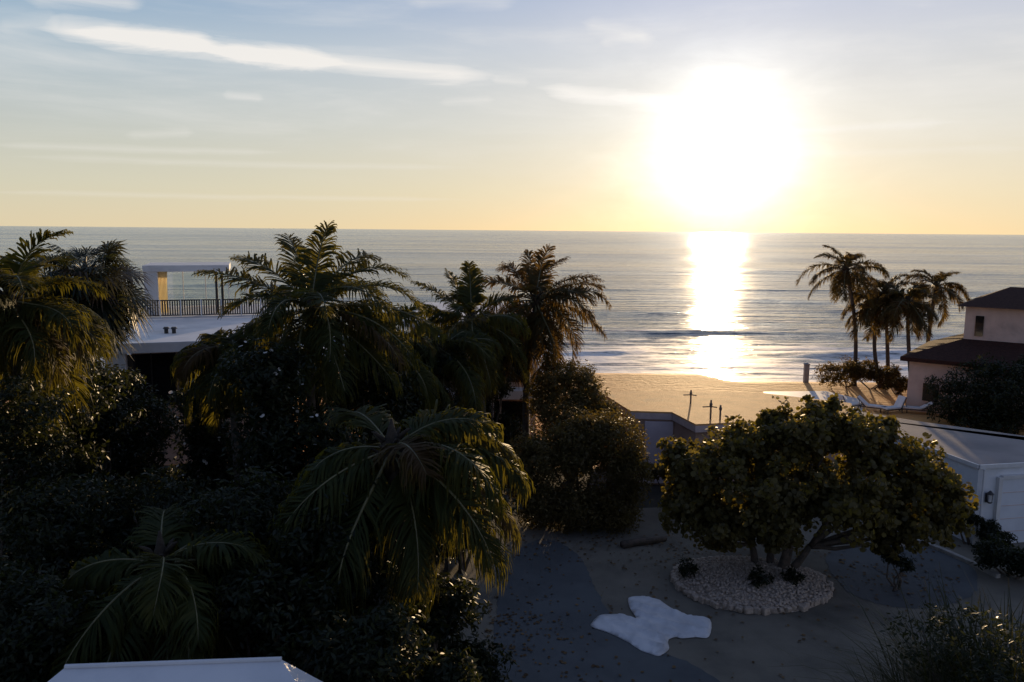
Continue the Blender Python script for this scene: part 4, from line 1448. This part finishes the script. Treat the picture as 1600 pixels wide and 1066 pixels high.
def grass_clump(px, py, Yd, h, n, label, seed, spread=.6):
    h *= .82
    rng = np.random.RandomState(seed)
    p = P(px, py, Yd); base = Vector((p.x, Yd, 0))
    root = empty('ornamental_grass', base, label, 'grass clump', 'tall grass clumps at the lower right')
    ns = 7
    t = np.linspace(0, 1, ns)
    a = rng.rand(n) * 2 * PI
    tilt = rng.uniform(.02, .36, n)
    ln = h * rng.uniform(.6, 1.1, n)
    b0_ = np.stack([rng.normal(size=n) * spread * .4, rng.normal(size=n) * spread * .4, np.zeros(n)], 1)
    ang_ = (PI / 2 - tilt)[:, None] - (rng.uniform(.3, 1.7, n)[:, None]) * t[None] ** 2
    seg = ln[:, None] / (ns - 1)
    hx = np.cumsum(np.cos(ang_) * seg, 1); hz = np.cumsum(np.sin(ang_) * seg, 1)
    pts = b0_[:, None] + np.stack([hx * np.cos(a)[:, None], hx * np.sin(a)[:, None], hz], -1)
    wd = (.024 * (1 - t ** 2) + .002)[None, :, None] * np.stack([-np.sin(a), np.cos(a), np.zeros(n)], 1)[:, None]
    V = np.stack([pts - wd, pts + wd], 2).reshape(-1, 3)
    q = (np.arange(n)[:, None] * ns + np.arange(ns - 1)[None]).reshape(-1, 1) * 2
    F = np.concatenate([q, q + 1, q + 3, q + 2], 1)
    np_obj('blades', V, [F], M['grass_leaf'], root)
    return root
grass_clump(1592, 905, 11.6, 4.3, 2600, 'tall yellow tipped grass clump at the lower right edge', 5, 1.0)
grass_clump(1530, 975, 10.6, 3.7, 2200, 'dark tall grass clump left of the yellow tipped one', 6, .9)
grass_clump(1490, 1030, 9.8, 3.1, 1600, 'shorter grass clump nearest the garage apron', 7, .6)

# ------------------------------------------------------------------ palms
def gp_(px, Y): return Vector((P(px, 600, Y).x, Y, 0))
GP = 'coconut palms of the garden'
palm('coconut_palm', gp_(505, 22), P(486, 484, 22), 'tall leaning coconut palm with its crown against the horizon', 'palm tree', 41, n=0, L=3.2, leaf_len=.92,
     fronds=[(175, 30, 34, 1.02), (152, 50, 45, .82), (130, 58, 40, .92), (100, 72, 26, .80), (66, 62, 78, .92), (38, 50, 85, 1.0), (14, 36, 88, 1.0), (0, 12, 52, 1.1), (-20, -2, 52, 1.02),
             (196, -6, 42, .8), (215, -12, 50, .85), (245, -18, 45, .9), (270, -12, 50, .95), (295, -14, 50, 1.0), (320, -18, 45, 1.0), (340, 4, 60, 1.0), (165, -8, 40, .75), (60, 36, 80, .9), (95, 40, 75, .75),
             (128, 24, 60, .75), (250, 28, 85, .8), (290, 36, 85, .8), (330, 40, 85, .9), (205, 30, 75, .7), (30, 5, 60, .9), (-60, -50, 22, .8), (230, -52, 20, .7), (10, -25, 40, .95), (300, 10, 80, .9)],
     wind=(.2, 0), droop=.75, group=GP)
palm('coconut_palm', gp_(775, 30), P(738, 500, 30), 'coconut palm with upright fronds in front of the villa, left of its twin', 'palm tree', 42, n=24, L=2.7, leaf_len=.85,
     fronds=[(168, 40, 25, .95), (150, 58, 20, .85), (110, 72, 20, .8), (80, 66, 40, .8), (175, 15, 40, .9)], lo=-65, hi=52, wind=(.2, 0), group=GP, droop=.7)
palm('coconut_palm', gp_(826, 32.5), P(838, 470, 32.5), 'coconut palm with red brown outer fronds reaching over the surf', 'palm tree', 43, n=26, L=3.0, leaf_len=.9, leaf='mid_palm',
     fronds=[(12, 42, 60, .95), (0, 15, 50, 1.02), (-5, -5, 50, 1.0), (130, 66, 25, .8), (95, 74, 25, .78), (50, 60, 55, .85), (20, 30, 50, 1.0)], lo=-70, hi=52, wind=(.4, 0), group=GP, droop=.7)
palm('coconut_palm', gp_(605, 15), P(612, 702, 15), 'near coconut palm with sunlit yellow fronds drooping over the driveway', 'palm tree', 44, n=20, L=2.7, leaf_len=.95, lo=-55, hi=48, droop=1.0,
     fronds=[(5, 12, 60, .95), (-10, -8, 55, 1.0), (-25, -25, 45, 1.05), (15, 25, 80, .95), (-50, -35, 40, 1.0)], r=.17, n_leaf=90, group=GP)
palm('coconut_palm', gp_(250, 13.2), P(252, 882, 13.2), 'dark drooping palm in the lower left behind the white hipped roof', 'palm tree', 45, n=20, L=2.6, leaf_len=.8, lo=-50, hi=50, droop=1.0, r=.14, n_leaf=90, group=GP)
palm('coconut_palm', gp_(12, 20), P(14, 470, 20), 'coconut palm cut by the left edge with sunlit lower fronds', 'palm tree', 46, n=30, L=2.7, leaf_len=.9, lo=-70, hi=76,
     fronds=[(-5, -20, 45, .9), (-15, -40, 35, .9), (0, -5, 60, .9)], group=GP, droop=.8)
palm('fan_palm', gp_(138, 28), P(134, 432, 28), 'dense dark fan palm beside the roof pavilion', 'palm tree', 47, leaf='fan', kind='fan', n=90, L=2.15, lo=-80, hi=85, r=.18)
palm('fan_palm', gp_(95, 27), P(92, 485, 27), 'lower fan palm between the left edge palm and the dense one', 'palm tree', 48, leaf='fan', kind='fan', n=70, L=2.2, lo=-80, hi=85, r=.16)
palm('coconut_palm', gp_(385, 21), P(362, 548, 22), 'low palm in front of the terrace house railing', 'palm tree', 49, n=24, L=1.75, leaf_len=.7, lo=-60, hi=55, r=.12, group=GP, droop=.8)
palm('coconut_palm', gp_(600, 25), P(590, 540, 25), 'low palm with fronds spreading below the tall leaning one', 'palm tree', 50, n=24, L=2.6, leaf_len=.85, lo=-60, hi=70, r=.13, group=GP, droop=.8)
palm('coconut_palm', gp_(690, 27), P(686, 545, 27), 'low dark palm between the tall leaning palm and the villa', 'palm tree', 51, n=22, L=2.3, leaf_len=.8, lo=-60, hi=62, r=.13, group=GP, droop=.8)
# beach palms, right
BP = 'palms on the beach by the brown roofed house'
Yp = 52
palm('beach_palm', gp_(1334, Yp), P(1322, 420, Yp), 'tallest leaning beach palm, leftmost of the beach group', 'palm tree', 61, leaf='coast_palm', n=22, L=2.9, leaf_len=.8, width=.06, lo=-55, hi=80, group=BP, r=.14, lean=.9, wind=(.2, 0), droop=.7)
palm('beach_palm', gp_(1377, Yp - .6), P(1370, 482, Yp - .6), 'left trunk of the twin beach palms', 'palm tree', 62, leaf='coast_palm', n=17, L=2.25, leaf_len=.75, width=.06, lo=-40, hi=70, group=BP, r=.14, droop=.7)
palm('beach_palm', gp_(1388, Yp + .8), P(1382, 456, Yp + .8), 'right trunk of the twin beach palms, with the higher crown', 'palm tree', 63, leaf='coast_palm', n=18, L=2.3, leaf_len=.75, width=.06, lo=-45, hi=74, group=BP, r=.14, droop=.7)
palm('beach_palm', gp_(1427, Yp - 2.2), P(1418, 470, Yp - 2.2), 'stout beach palm with a full dark crown, right of the twin palms', 'palm tree', 64, leaf='coast_palm', n=22, L=2.3, leaf_len=.8, width=.06, lo=-60, hi=76, group=BP, r=.14, droop=.7)
palm('beach_palm', gp_(1443, Yp + 1.5), P(1463, 446, Yp + 1.5), 'rightmost beach palm leaning toward the brown roof', 'palm tree', 65, leaf='coast_palm', n=19, L=2.5, leaf_len=.75, width=.06, lo=-55, hi=72, group=BP, r=.15, lean=.4, droop=.7)
